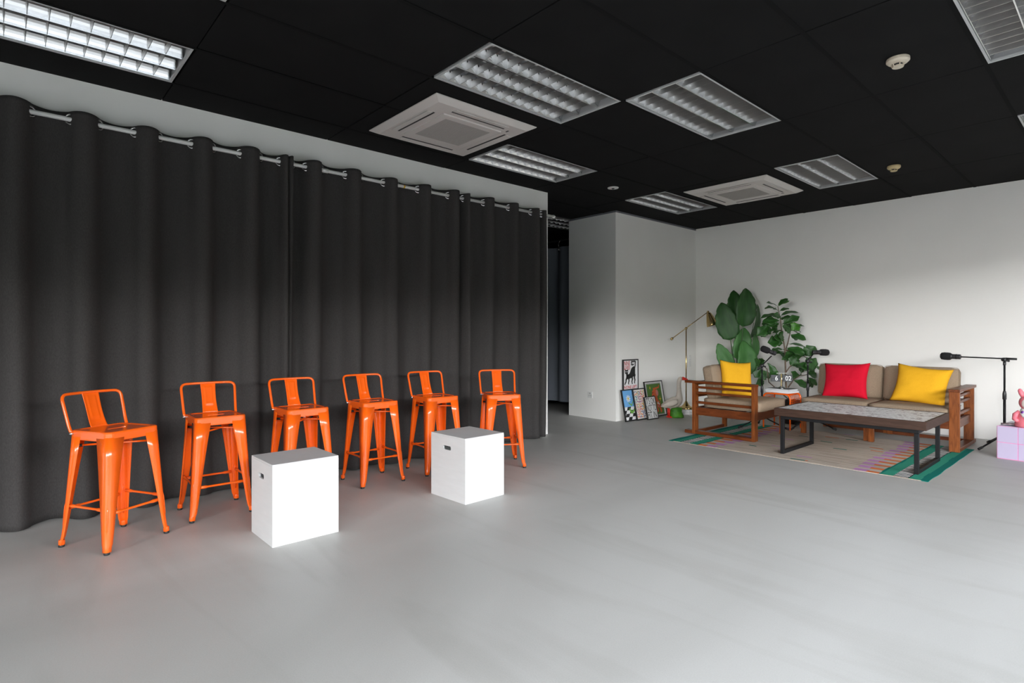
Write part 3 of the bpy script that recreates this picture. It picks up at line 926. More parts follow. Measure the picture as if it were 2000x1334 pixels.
# ------------------------------------------------------------------ rug
RUX0, RUX1, RUY0, RUY1 = -3.43, -1.105, 5.385, 7.225
RUGC = [(0.54, 0.45, 0.37), (0.62, 0.57, 0.50), (0.0, 0.17, 0.135), (0.035, 0.30, 0.20), (0.75, 0.74, 0.70), (0.012, 0.015, 0.02), (0.68, 0.17, 0.045), (0.52, 0.27, 0.50), (0.46, 0.385, 0.315)]
RUGM = [fabric_mat('rug_wool_%s' % n, c, tuple(x * 0.82 for x in c), 500, 0.98, 0.4) for n, c in zip(('beige', 'cream', 'teal', 'green', 'white', 'black', 'orange', 'lilac', 'tan'), RUGC)]
r2 = random.Random(3)
nx, ny = 300, 246
W_, H_ = RUX1 - RUX0, RUY1 - RUY0
dashes = [(r2.uniform(0.55, 1.75), r2.randrange(3, 22), r2.choice((2, 6, 7)), r2.uniform(0.08, 0.14)) for _ in range(15)]
lilac = [r2.uniform(-0.02, 0.03) for _ in range(40)]
def rugcol(x, y):
    d = min(x, W_ - x)
    k = int(y / 0.160); fr = (y / 0.160) % 1
    wob = 0.004 * math.sin(y * 7)
    if d < 0.055 + wob: return 2
    if d < 0.130 + wob: return 3
    if d < 0.240 + wob:
        return 5 if ((y / 0.048) % 1 < 0.42 or d < 0.138 + wob) else 4
    if d < 0.325 + wob: return 3
    if d < 0.342 + wob: return 2
    if fr < 0.36 and d < 0.455 + lilac[k % 40]: return 6
    if fr < 0.62 and 0.43 < d < 0.55 + lilac[k % 40]: return 7
    for dx, dk, c, ln in dashes:
        if k == dk % 12 and 0.30 < fr < 0.48 and dx < x < dx + ln: return c
    if 0.66 < fr < 0.74 or (0.16 < fr < 0.22 and d > 0.5): return 1
    return 0 if noise.noise((x * 3, y * 22, 4)) > -0.1 else 8
vs_, fs, mi = [], [], []
for iy in range(ny + 1):
    for ix in range(nx + 1):
        x = W_ * ix / nx; y = H_ * iy / ny
        ex = 0.006 * noise.noise((y * 4, 0, 9)) if ix in (0, nx) else 0
        ey = 0.006 * noise.noise((x * 4, 3, 9)) if iy in (0, ny) else 0
        vs_.append((x + ex, y + ey, 0.0045 + 0.0018 * noise.noise((x * 6, y * 6, 2))))
for iy in range(ny):
    for ix in range(nx):
        a = iy * (nx + 1) + ix
        fs.append((a, a + 1, a + nx + 2, a + nx + 1)); mi.append(rugcol(W_ * (ix + 0.5) / nx, H_ * (iy + 0.5) / ny))
# skirt down to the floor
edge = [i for i in range(nx + 1)] + [iy * (nx + 1) + nx for iy in range(1, ny + 1)] + [ny * (nx + 1) + i for i in range(nx - 1, -1, -1)] + [iy * (nx + 1) for iy in range(ny - 1, 0, -1)]
base = len(vs_)
for i in edge: vs_.append((vs_[i][0], vs_[i][1], 0.0))
n = len(edge)
for k in range(n):
    fs.append((edge[k], base + k, base + (k + 1) % n, edge[(k + 1) % n])); mi.append(2 if (vs_[edge[k]][0] < 0.05 or vs_[edge[k]][0] > W_ - 0.05) else 8)
rug = raw('rug', vs_, fs, RUGM, None, False)
rug.data.polygons.foreach_set('material_index', mi)
rug.location = (RUX0, RUY0, 0)
tag(rug, 'flat woven beige rug with green striped ends under the coffee table', 'rug')
RZ0 = 0.0068

# ------------------------------------------------------------------ wooden lounge seats
def pillow_mesh(wd, ht, th, pinch=0.08, n=22, seed=0.0, corner=0.35, wrinkle=0.008):
    """soft square cushion in local x (width), z (height), y (thickness); centred"""
    vs_, fs = [], []
    for side in (-1, 1):
        for i in range(n + 1):
            for j in range(n + 1):
                u = -1 + 2 * i / n; v = -1 + 2 * j / n
                eu = 1 - abs(u) ** 2.6; ev = 1 - abs(v) ** 2.6
                b = (max(eu, 0) * max(ev, 0)) ** 0.42
                x = u * wd / 2 * (1 - pinch * (1 - v * v)); z = v * ht / 2 * (1 - pinch * (1 - u * u))
                wr = wrinkle * noise.noise((u * 2.2 + seed, v * 2.2, side * 1.3)) * b + wrinkle * 0.7 * noise.noise((u * 6 + v * 3, v * 5 - u * 2 + seed, side)) * (1 - abs(u * v)) * b
                vs_.append((x, side * (th / 2 * b + wr), z))
    m = (n + 1) * (n + 1)
    for s in (0, 1):
        for i in range(n):
            for j in range(n):
                a = s * m + i * (n + 1) + j
                q = (a, a + 1, a + n + 2, a + n + 1)
                fs.append(q if s == 0 else q[::-1])
    bm = bmesh.new()
    bv = [bm.verts.new(v) for v in vs_]
    for q in fs: bm.faces.new([bv[k] for k in q])
    bmesh.ops.remove_doubles(bm, verts=bm.verts[:], dist=1e-5)
    return bm

def block_cushion(wd, dp, th, r=0.03, seed=0.0, crown=0.012):
    """upholstered block with soft edges and a piped seam; local x width, y depth, z thickness, corner at centre"""
    bm = bmesh.new()
    nx_, ny_, nz_ = 12, 12, 4
    box(bm, (-wd / 2, -dp / 2, -th / 2), (wd / 2, dp / 2, th / 2))
    bmesh.ops.subdivide_edges(bm, edges=bm.edges[:], cuts=9, use_grid_fill=True)
    for v in bm.verts:
        c = v.co
        q = Vector((max(-wd / 2 + r, min(wd / 2 - r, c.x)), max(-dp / 2 + r, min(dp / 2 - r, c.y)), max(-th / 2 + r, min(th / 2 - r, c.z))))
        d = c - q
        if d.length > 1e-6: v.co = q + d.normalized() * min(r, d.length) if d.length > r else c
        u, w2 = c.x / (wd / 2), c.y / (dp / 2)
        bul = (1 - u * u) * (1 - w2 * w2)
        v.co.z += crown * bul * (1 if c.z > 0 else 0.2) + 0.003 * noise.noise((c.x * 9 + seed, c.y * 9, c.z * 9))
    return bm

def seam(wd, dp, z, r=0.03):
    p = rounded([(-wd / 2, -dp / 2, z), (wd / 2, -dp / 2, z), (wd / 2, dp / 2, z), (-wd / 2, dp / 2, z)], r, 4, True)
    return T(p, 0.0019, 6, True)

def lounge_seat(name, label, cat, loc, rotz, wd, arm, z0=0.0, dp=0.76):
    """front centre at origin, local -y is the front; arm = -1 / +1 / 0"""
    t = thing(name, label, cat, (loc[0], loc[1], z0), rotz, 'teak lounge seats')
    h = wd / 2; PW, PT = 0.085, 0.034
    zr0, zr1 = 0.218, 0.305
    def bar(nm, lo, hi, m, parent=t, bev=0.002):
        return obj(nm, B((lo, hi), bev=bev, seg=1), m, parent)
    for s in (-1, 1):
        if s == arm:
            a0, a1 = (h, h + PW) if s > 0 else (-h - PW, -h)
            bar('arm_post', (a0, 0, 0.0), (a1, PT, 0.585), M_wood)
            bar('arm_post', (a0, dp - 0.06, 0.0), (a1, dp - 0.06 + PT, 0.585), M_wood)
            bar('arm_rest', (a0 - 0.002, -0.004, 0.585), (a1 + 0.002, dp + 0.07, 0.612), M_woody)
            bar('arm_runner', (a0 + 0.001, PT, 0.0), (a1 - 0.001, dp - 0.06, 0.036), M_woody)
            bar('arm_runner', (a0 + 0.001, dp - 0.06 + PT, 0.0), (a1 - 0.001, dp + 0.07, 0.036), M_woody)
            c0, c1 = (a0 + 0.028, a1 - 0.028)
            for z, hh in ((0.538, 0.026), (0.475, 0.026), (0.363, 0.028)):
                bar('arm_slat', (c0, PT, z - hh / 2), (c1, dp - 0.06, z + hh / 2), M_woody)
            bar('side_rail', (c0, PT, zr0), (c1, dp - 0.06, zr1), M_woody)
        else:
            x0, x1 = (h - 0.05, h) if s > 0 else (-h, -h + 0.05)
            bar('front_leg', (x0, 0, 0), (x1, 0.045, zr1 - 0.001), M_wood)
            bar('rear_leg', (x0, dp - 0.06, 0), (x1, dp - 0.015, 0.60), M_wood)
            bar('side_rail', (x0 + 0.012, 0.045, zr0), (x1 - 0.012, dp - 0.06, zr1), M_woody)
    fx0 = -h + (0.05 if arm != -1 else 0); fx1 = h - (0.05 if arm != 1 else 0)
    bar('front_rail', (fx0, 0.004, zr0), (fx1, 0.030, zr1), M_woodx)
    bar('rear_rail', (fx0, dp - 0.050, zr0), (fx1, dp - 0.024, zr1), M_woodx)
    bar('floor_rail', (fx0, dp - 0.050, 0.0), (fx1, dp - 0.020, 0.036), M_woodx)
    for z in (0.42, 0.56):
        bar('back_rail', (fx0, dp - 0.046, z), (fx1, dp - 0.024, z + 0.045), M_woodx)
    for k in range(5):
        y = 0.08 + k * 0.135
        bar('seat_slat', (-h + 0.040, y, zr1 - 0.028), (h - 0.040, y + 0.05, zr1 - 0.010), M_woodx)
    sd = 0.66
    sc_ = obj('seat_cushion', block_cushion(wd - 0.012, sd, 0.118, 0.026, loc[0]), M_cush, t, True, (0, 0.005 + sd / 2 - 0.02, zr1 - 0.005 + 0.059))
    sm = seam(wd - 0.012 + 0.002, sd + 0.002, 0.040, 0.03); obj('piping', sm, M_cush, sc_, True)
    bc = obj('back_cushion', block_cushion(wd - 0.02, 0.385, 0.145, 0.04, loc[1], 0.02), M_cush, t, True, (0, 0.572, 0.600))
    bc.rotation_euler = (R(80), 0, 0)
    obj('piping', seam(wd - 0.018, 0.387, 0.045, 0.04), M_cush, bc, True)
    return t
lounge_seat('armchair', 'teak armchair with one slatted arm and taupe cushions, near the pictures', 'armchair', (-2.745, 6.035 + 0.345, 0), R(90), 0.69, -1, RZ0)
lounge_seat('sofa_module', 'armless left half of the teak sofa, holding the red pillow', 'sofa', (-2.301, 6.93, 0), 0, 0.698, 0, RZ0)
lounge_seat('sofa_module', 'right half of the teak sofa with a slatted arm, holding a yellow pillow', 'sofa', (-1.600, 6.90, 0), 0, 0.698, 1, RZ0)

# throw pillows
def throw(name, label, m, loc, rot, wd, ht, th, seed, pinch=0.11):
    o = obj(name, pillow_mesh(wd, ht, th, pinch, 24, seed), m, None, True)
    o.location = loc; o.rotation_euler = rot
    return tag(o, label, 'pillow')
throw('throw_pillow', 'bright yellow throw pillow standing in the armchair', M_yel, (-3.125, 6.315, 0.640), (R(-14), R(5), R(58)), 0.40, 0.43, 0.15, 1.0)
throw('throw_pillow', 'crimson red throw pillow on the sofa', M_red, (-2.290, 7.290, 0.618), (R(-20), R(-3), R(-4)), 0.50, 0.43, 0.16, 5.0)
throw('throw_pillow', 'mustard yellow throw pillow on the sofa beside the arm', M_yel, (-1.555, 7.255, 0.615), (R(-20), R(6), R(-2)), 0.50, 0.43, 0.17, 9.0)

# ------------------------------------------------------------------ coffee table
TX0, TX1, TY0, TY1, TZ = -2.365, -1.150, 5.545, 6.360, 0.440
t = thing('coffee_table', 'low coffee table with a pale mosaic top and black metal legs', 'table', ((TX0 + TX1) / 2, (TY0 + TY1) / 2, RZ0))
a, b = (TX1 - TX0) / 2, (TY1 - TY0) / 2
e = 0.022
for lo, hi in (((-a, -b), (a, -b + e)), ((-a, b - e), (a, b)), ((-a, -b + e), (-a + e, b - e)), ((a - e, -b + e), (a, b - e))):
    obj('edge_board', B(((lo[0], lo[1], TZ - 0.072), (hi[0], hi[1], TZ)), bev=0.002, seg=1), M_tabw, t)
obj('mosaic_top', B(((-a + e, -b + e, TZ - 0.02), (a - e, b - e, TZ - 0.0025))), M_mos, t)
q = 0.032
for s in (-1, 1):
    x0, x1 = (a - 0.06 - q, a - 0.06) if s > 0 else (-a + 0.045, -a + 0.045 + q)
    for yy in (-b + 0.03, b - 0.03 - q):
        obj('leg', B(((x0, yy, 0), (x1, yy + q, TZ - 0.106)), bev=0.002, seg=1), M_blkmet, t)
    obj('leg_runner', B(((x0, -b + 0.03 + q, 0), (x1, b - 0.03 - q, q)), bev=0.002, seg=1), M_blkmet, t)
    obj('frame_bar', B(((x0, -b + 0.03, TZ - 0.105), (x1, b - 0.03, TZ - 0.073)), bev=0.002, seg=1), M_blkmet, t)
for yy in (-b + 0.03, b - 0.03 - q):
    obj('frame_bar', B(((-a + 0.045 + q, yy, TZ - 0.104), (a - 0.06 - q, yy + q, TZ - 0.0731)), bev=0.002, seg=1), M_blkmet, t)

# ------------------------------------------------------------------ orange wire side table
SX0, SX1, SY0, SY1, SZ = -3.125, -2.805, 7.02, 7.335, 0.432
t = thing('side_table', 'small orange wire side table holding the magazines and the clock', 'table', ((SX0 + SX1) / 2, (SY0 + SY1) / 2, 0.0))
a, b = (SX1 - SX0) / 2, (SY1 - SY0) / 2
zr = lambda y: RZ0 if y < RUY1 - (SY0 + SY1) / 2 else 0.0
for s in (-1, 1):
    p = rounded([(-a, s * b, zr(s * b)), (-a, s * b, SZ), (a, s * b, SZ), (a, s * b, zr(s * b))], 0.065, 6)
    obj('leg_hoop', T(p, 0.0095, 10), M_orange, t, True)
for k in range(17):
    x = -a + 0.02 + (2 * a - 0.04) * k / 16
    obj('wire', T([(x, -b, SZ), (x, b, SZ)] if abs(x) < a - 0.05 else [(x, -b, SZ - 0.012), (x, b, SZ - 0.012)], 0.0032, 6), M_orange, t, True)
for z in (0.03, 0.055, 0.08, 0.105):
    for s in (-1, 1): obj('wire', T([(s * a, -b, SZ - z - 0.03), (s * a, b, SZ - z - 0.03)], 0.0032, 6), M_orange, t, True)
for k in range(8):
    y = -b + 0.02 + (2 * b - 0.04) * k / 7
    p = rounded([(-a + 0.002, y, SZ - 0.135), (-a + 0.002, y, SZ - 0.006), (a - 0.002, y, SZ - 0.006), (a - 0.002, y, SZ - 0.135)], 0.06, 5)
    obj('wire', T(p, 0.0028, 6), M_orange, t, True)
stx, sty = (SX0 + SX1) / 2, (SY0 + SY1) / 2
z = SZ + 0.0097
def magazine(label, loc, rz, sx, sy, th, cover, grp):
    t = thing('magazine', label, 'magazine', loc, R(rz), grp)
    obj('pages', B(((-sx / 2 + 0.001, -sy / 2 + 0.002, 0.0012), (sx / 2 - 0.003, sy / 2 - 0.002, th - 0.0012))), M_paper, t)
    obj('cover', B(((-sx / 2, -sy / 2, th - 0.0012), (sx / 2, sy / 2, th))), cover, t)
    obj('cover', B(((-sx / 2, -sy / 2, 0), (sx / 2, sy / 2, 0.0012))), cover, t)
    obj('spine', B(((-sx / 2 - 0.0008, -sy / 2, 0), (-sx / 2, sy / 2, th))), cover, t)
    return t
C_grey = flat('cover_grey', (0.30, 0.30, 0.30), 0.4); C_dark = flat('cover_dark', (0.04, 0.045, 0.05), 0.4); C_white = flat('cover_white', (0.78, 0.79, 0.80), 0.4); C_blue = flat('cover_pale_blue', (0.50, 0.60, 0.68), 0.4)
magazine('thick white magazine at the bottom of the side table stack', (stx + 0.005, sty - 0.01, z), -8, 0.30, 0.24, 0.020, C_white, 'magazines on the side table'); z += 0.0203
magazine('white magazine in the middle of the side table stack', (stx - 0.005, sty - 0.01, z), -3, 0.30, 0.235, 0.014, C_blue, 'magazines on the side table'); z += 0.0143
magazine('dark covered magazine on top of the side table stack under the clock', (stx, sty, z), -6, 0.29, 0.225, 0.012, C_dark, 'magazines on the side table'); z += 0.0122

# flip clock
t = thing('flip_clock', 'flip clock showing 6 02 on a chrome stand upon the magazines', 'clock', (stx - 0.005, sty, z), R(42))
obj('clock_base', L([(0, 0), (0.055, 0), (0.055, 0.006), (0.030, 0.016), (0.012, 0.024), (0, 0.026)], 24), M_chrome, t, True)
obj('clock_stem', T([(0, 0, 0.02), (0, 0, 0.185)], 0.011, 14), M_chrome, t, True)
obj('brass_strip', B(((-0.012, -0.016, 0.03), (-0.004, -0.009, 0.178))), M_brass, t)
obj('top_bar', B(((-0.062, -0.010, 0.184), (0.062, 0.010, 0.190)), bev=0.002), M_wplast, t)
M_flap = flat('clock_flap', (0.05, 0.055, 0.06), 0.4)
M_digit = flat('clock_digit', (0.85, 0.86, 0.86), 0.5)
for s, txt in ((-1, '6'), (1, '02')):
    x0, x1 = (-0.130, -0.018) if s < 0 else (0.018, 0.130)
    for z0_, z1_ in ((0.084, 0.124), (0.126, 0.166)):
        fo = obj('flap', B(((x0, -0.006, z0_), (x1, 0.006, z1_)), bev=0.002, seg=1), M_flap, t)
    obj('flap_axle', T([(x0 if s > 0 else x1, 0, 0.125), (0.010 * s, 0, 0.125)], 0.005, 8), M_chrome, t, True)
    me = text_mesh(txt, 0.078, 0.95, 0.0012); me.materials.append(M_digit)
    o = bpy.data.objects.new('digits', me); C.objects.link(o); o.parent = t
    wtx = max(v.co.x for v in me.vertices) + min(v.co.x for v in me.vertices)
    o.location = ((x0 + x1) / 2 - wtx / 2 + (0.012 if s < 0 else 0.004), -0.0066, 0.098); o.rotation_euler = (R(90), 0, 0)

# ------------------------------------------------------------------ microphones and stands
def mic(label, p, d, ln, m_end):
    """p: tail, d: direction of the capsule; ln: full length"""
    t = thing('microphone', label, 'microphone', p)
    M = aim((0, 0, 0), d)
    obj('mic_body', L([(0, 0), (0.022, 0), (0.026, 0.006), (0.026, ln * 0.42), (0.028, ln * 0.44), (0.028, ln * 0.48), (0, ln * 0.48)], 20, M), M_micb, t, False)
    a = ln * 0.46
    obj('foam_windscreen', L([(0, a), (0.032, a), (0.038, a + 0.008), (0.0405, a + 0.03), (0.0405, ln - 0.035), (0.036, ln - 0.012), (0.022, ln - 0.002), (0, ln)], 24, M), M_foam, t, True)
    obj('mic_ring', L([(0.0265, ln * 0.20), (0.0275, ln * 0.205), (0.0275, ln * 0.235), (0.0265, ln * 0.24)], 20, M), M_blkmet, t)
    return t

def stand(label, cx, cy, ztop, boom0, boom1, legs, zsleeve, fl=0.0):
    t = thing('mic_stand', label, 'microphone stand', (cx, cy, 0))
    obj('pole', T([(0, 0, 0.13), (0, 0, zsleeve)], 0.0115, 12), M_blkmet, t, True)
    obj('upper_pole', T([(0, 0, zsleeve), (0, 0, ztop)], 0.0085, 12), M_blkmet, t, True)
    obj('height_clutch', L([(0.012, zsleeve - 0.06), (0.0165, zsleeve - 0.055), (0.0165, zsleeve), (0.012, zsleeve + 0.025), (0.009, zsleeve + 0.03)], 16), M_micb, t, True)
    obj('hub', L([(0, 0.115), (0.016, 0.115), (0.021, 0.12), (0.021, 0.165), (0.015, 0.18), (0, 0.18)], 16), M_micb, t, True)
    for (fx, fy, fz) in legs:
        d = Vector((fx - cx, fy - cy, 0)); u = d.normalized()
        lo = obj('leg', T([Vector((0, 0, 0.145)) + u * 0.016, (d.x, d.y, fz + 0.012)], 0.0078, 8), M_blkmet, t, True)
        obj('rubber_tip', T([(d.x - u.x * 0.045, d.y - u.y * 0.045, fz + 0.012 + 0.045 * (0.133 - fz) / d.length), (d.x, d.y, fz + 0.0135)], 0.0125, 10), M_rubber, lo, True)
    obj('boom_clamp', L([(0, -0.022), (0.018, -0.022), (0.021, -0.012), (0.021, 0.012), (0.018, 0.022), (0, 0.022)], 14, aim((0, 0, ztop + 0.008), CAMF * -1)), M_micb, t, True)
    obj('clamp_knob', T([Vector((0, 0, ztop)) + CAMR * 0.018, Vector((0, 0, ztop - 0.006)) + CAMR * 0.045], [0.009, 0.011], 10), M_rubber, t, True)
    obj('collar', L([(0.009, ztop - 0.05), (0.013, ztop - 0.048), (0.013, ztop - 0.016), (0.009, ztop - 0.014)], 12), M_micb, t, True)
    b0 = Vector(boom0) - Vector((cx, cy, 0)); b1 = Vector(boom1) - Vector((cx, cy, 0))
    bo = obj('boom', T([b0, b1], 0.0068, 10), M_blkmet, t, True)
    u = (b1 - b0).normalized()
    obj('boom_grip', T([b0 - u * 0.01, b0 + u * 0.075], [0.011, 0.012], 10), M_rubber, bo, True)
    return t
def ring_feet(cx, cy, f1, f2, r):
    a1 = math.atan2(f1[1] - cy, f1[0] - cx); a2 = math.atan2(f2[1] - cy, f2[0] - cx)
    m = math.atan2((math.sin(a1) + math.sin(a2)), (math.cos(a1) + math.cos(a2))) + PI
    return (cx + r * math.cos(m), cy + r * math.sin(m))
# stand beside the armchair
ax, ay = -3.105, 6.935
f1, f2 = (-2.795, 6.96), (-3.27, 6.665)
f3 = ring_feet(ax, ay, f1, f2, 0.31)
dA = -ax * math.sin(YAW) + ay * math.cos(YAW)
pa = Vector((ax, ay, 0.775)) 
pb = pa + CAMR * 0.118 + Vector((0, 0, 0.118))
stand('black microphone stand behind the armchair, boom tilted up beside the paddle leaves', ax, ay, 0.765, pa - (pb - pa) * 0.38 , pb, [(f1[0], f1[1], RZ0), (f2[0], f2[1], RZ0), (f3[0], f3[1], RZ0)], 0.50)
mt = pb + CAMR * 0.050 + Vector((0, 0, 0.010))
dm = (CAMR * -0.9 + Vector((0, 0, 0.36))).normalized()
mic('black foam covered microphone tilted up above the armchair cushion', mt + Vector((0, 0, 0.016)), dm, 0.192, None)
# stand behind the side table
bx_, by_ = -2.708, 7.300
f1, f2 = (-2.425, 7.415), (-2.80, 6.985)
f3 = ring_feet(bx_, by_, f1, f2, 0.30)
pa = Vector((bx_, by_, 0.832)); pb = pa + CAMR * 0.060 + Vector((0, 0, 0.078))
stand('black microphone stand at the left end of the sofa, before the fig tree', bx_, by_, 0.822, pa - (pb - pa) * 0.15, pb, [(f1[0], f1[1], 0), (f2[0] + 0.01, f2[1] + 0.03, RZ0), (f3[0], f3[1], 0)], 0.53)
mic('black foam covered microphone pointing level at the left end of the sofa', pb + Vector((0, 0, 0.030)) - CAMR * 0.004, (CAMR + Vector((0, 0, -0.02))), 0.202, None)
# stand at the right
cx_, cy_ = -0.907, 7.49
f1, f2 = (-1.071, 7.225), (-1.075, 7.765)
f3 = ring_feet(cx_, cy_, f1, f2, 0.31)
pa = Vector((cx_ + 0.085, cy_ - 0.01, 0.912)); pb = Vector((cx_ - 0.36, cy_ + 0.02, 0.920))
stand('black boom microphone stand behind the pink tiled cube, arm reaching over the sofa', cx_, cy_, 0.895, pa, pb, [(f1[0], f1[1], 0), (f2[0], f2[1], 0), (f3[0], f3[1], 0)], 0.56)
mic('black foam covered microphone on the long boom at the right end of the sofa', pb + Vector((0.008, 0, 0.0)), (-1, 0.03, 0.03), 0.178, None)

# ------------------------------------------------------------------ plants
def leaf_grid(base, tip, width, nrm, droop=0.0, fold=0.15, shape='paddle', n=12, m=6, seed=0.0, tear=False):
    """leaf blade from base to tip; nrm is roughly the side facing the viewer"""
    base = Vector(base); tip = Vector(tip)
    ax_ = tip - base; L_ = ax_.length; t = ax_.normalized()
    nr = (Vector(nrm) - t * Vector(nrm).dot(t)).normalized()
    sd = t.cross(nr).normalized()
    vs_, fs, uv = [], [], []
    for i in range(n + 1):
        s = i / n
        if shape == 'paddle':
            wv = math.sin(PI * min(1, s * 0.96 + 0.035) ** 0.80) ** 0.62 if 0 < s < 1 else 0.06
        else:   # obovate, wavy
            wv = (math.sin(PI * s ** 1.35) ** 0.75 if 0 < s < 1 else 0.04) * (0.92 + 0.14 * math.sin(s * 14 + seed))
        c = base + ax_ * s + nr * (0.10 * L_ * math.sin(PI * s) * (1 if shape == 'paddle' else 0.6)) - Vector((0, 0, 1)) * droop * L_ * s * s
        for j in range(m + 1):
            q = -1 + 2 * j / m
            ww = wv
            if tear and abs(q) > 0.6: ww *= 1 - 0.10 * max(0, math.sin(s * 31 + seed * 5 + q))
            rip = 0.05 * width * math.sin(s * 11 + seed + 2 * q) * abs(q) if shape != 'paddle' else 0.02 * width * math.sin(s * 9 + seed) * abs(q)
            vs_.append(c + sd * (q * ww * width / 2) + nr * (fold * abs(q) * ww * width / 2 + rip))
            uv.append((q, s))
    for i in range(n):
        for j in range(m):
            a = i * (m + 1) + j; fs.append((a, a + 1, a + m + 2, a + m + 1))
    return vs_, fs, uv
def leaf(parent, origin, base, tip, width, nrm, mtl, **k):
    vs_, fs, uv = leaf_grid(base, tip, width, nrm, **k)
    vs_ = [v - origin for v in vs_]
    o = raw('leaf', vs_, fs, mtl, parent, True)
    ul = o.data.uv_layers.new(name='UVMap')
    for lp in o.data.loops: ul.data[lp.index].uv = uv[lp.vertex_index]
    md = o.modifiers.new('blade', 'SOLIDIFY'); md.thickness = 0.0012; md.offset = 0
    return o

# bird of paradise behind the armchair
PO = Vector((-3.74, 7.56, 0))
t = thing('paddle_leaf_plant', 'tall plant with big paddle leaves behind the armchair', 'plant', PO)
obj('pot', L([(0, 0), (0.085, 0), (0.105, 0.23), (0.110, 0.24), (0.100, 0.24), (0.095, 0.215), (0, 0.215)], 28), M_pot, t, True)
dP = -PO.x * math.sin(YAW) + PO.y * math.cos(YAW)
toward = CAMF * -1
crown = Vector((0, 0, 0.23))
PL = [  # base px, tip px, width px, depth offset, sideways turn, material
    ((1451, 638), (1456, 563), 43, -0.10, 0.10, M_leaf),
    ((1434, 634), (1433, 567), 34, 0.04, -0.15, M_leaf),
    ((1427, 664), (1409, 591), 45, -0.02, -0.30, M_leaf),
    ((1466, 660), (1479, 594), 22, 0.02, 0.95, M_leaf),
    ((1443, 704), (1454, 640), 36, -0.06, -0.10, M_leaf2),
    ((1459, 734), (1451, 665), 43, -0.16, 0.12, M_leaf2),
    ((1428, 726), (1402, 671), 30, -0.04, -0.45, M_leaf2),
    ((1469, 702), (1473, 650), 22, 0.00, 0.55, M_leaf2),
]
for k, (b_, t_, wpx, dd, turn, mm) in enumerate(PL):
    d = dP + dd
    pb_, pt_ = pix(*b_, d), pix(*t_, d + 0.05)
    wd = wpx * d / FPX
    nrm = toward + CAMR * turn + Vector((0, 0, 0.25))
    lf = leaf(t, PO, pb_, pt_, wd, nrm, mm, fold=0.16, shape='paddle', n=16, m=8, seed=k * 1.7, tear=True)
    top = pb_ - PO
    st = crown + Vector((0.03 * math.cos(k), 0.03 * math.sin(k), 0))
    mid = (st + top) / 2 + Vector((0, 0, 0.02)) - (top - st).cross(Vector((0, 0, 1))).cross(Vector((0, 0, 1))) * 0.0
    mid = Vector((st.x * 0.65 + top.x * 0.35, st.y * 0.65 + top.y * 0.35, (st.z + top.z) / 2))
    tip_ = (pt_ - PO)
    obj('stalk', T([st - Vector((0, 0, 0.02)), mid, top, top + (tip_ - top) * 0.45 + (toward * 0.008)], [0.011, 0.009, 0.006, 0.003], 8), M_stem, t, True)

# fig tree in the corner behind the side table
FO = Vector((-3.03, 7.62, 0))
t = thing('fig_tree', 'bushy fig tree with dark ruffled leaves behind the side table', 'plant', FO)
obj('pot', L([(0, 0), (0.100, 0), (0.125, 0.27), (0.130, 0.30), (0.118, 0.30), (0.112, 0.275), (0, 0.275)], 28), M_pot, t, True)
obj('soil', L([(0, 0.282), (0.111, 0.280), (0.111, 0.276)], 20), M_soil, t)
dF = -FO.x * math.sin(YAW) + FO.y * math.cos(YAW)
def fp(x, y, dd=0.0): return pix(1470 + x * 0.1275, 570 + y * 0.1275, dF + dd) - FO
def fp1(x, y, dd=0.0): return pix(1470 + x * 0.105, 720 + y * 0.105, dF + dd) - FO
trunk = [Vector((0, 0, 0.27)), fp1(625, 380), fp(505, 1250), fp(500, 1040), fp(495, 900), fp(470, 740), fp(440, 560), fp(425, 420), fp(400, 300), fp(385, 215)]
obj('trunk', T(trunk, [0.014, 0.013, 0.012, 0.011, 0.010, 0.008, 0.007, 0.006, 0.005, 0.004], 8), M_bark, t, True)
for pts in ([fp(505, 1240), fp(560, 1160), fp(650, 1060), fp(740, 980)], [fp(510, 880), fp(540, 780), fp(570, 640), fp(590, 560)], [fp(495, 900), fp(620, 900), fp(740, 950), fp(820, 1010)],
            [fp1(660, 350), fp1(760, 210), fp1(880, 130), fp1(1020, 110)], [Vector((0.0, 0.0, 0.28)), fp1(300, 250, -0.05), fp(220, 1180, -0.06), fp(150, 1120, -0.06)]):
    obj('branch', T(pts, [0.008, 0.007, 0.006, 0.004], 6), M_bark, t, True)
FL = [(385,215,540,95,40),(400,215,570,125,55),(370,215,210,160,40),(360,240,185,250,38),(385,285,310,255,40),(410,300,560,250,45),
      (445,350,715,305,75),(420,345,120,385,70),(430,400,320,335,80),(440,430,590,365,75),(450,500,720,360,90),(405,440,150,445,110),
      (330,480,140,480,90),(260,520,60,660,130),(440,600,250,590,60),(240,590,110,650,120),(590,600,520,450,110),(590,590,700,490,130),(620,540,785,510,60),
      (630,590,735,615,40),(580,660,820,725,95),(550,800,840,850,60),(520,860,800,950,120),(480,885,290,890,50),(440,770,230,770,140),
      (480,700,390,640,110),(470,720,330,690,90),(400,480,300,560,60),(345,620,300,520,60),(560,640,480,520,100),(500,1045,510,915,170),(440,960,350,910,40),(560,960,680,920,70),
      (580,1130,660,985,130),(700,1010,770,870,110),(810,985,965,830,150),(820,1010,950,1190,190),(700,1100,860,1180,120),(960,1165,1035,1160,60),
      (700,1010,830,930,70),(640,1110,760,1170,70),(830,1230,975,1290,100),
      (230,1090,375,1300,90),(285,1150,375,1310,50),(210,1230,90,1330,110),(150,1130,30,1300,110),(140,1110,130,1010,40),(100,1160,30,1010,90),(110,1150,105,1060,40)]
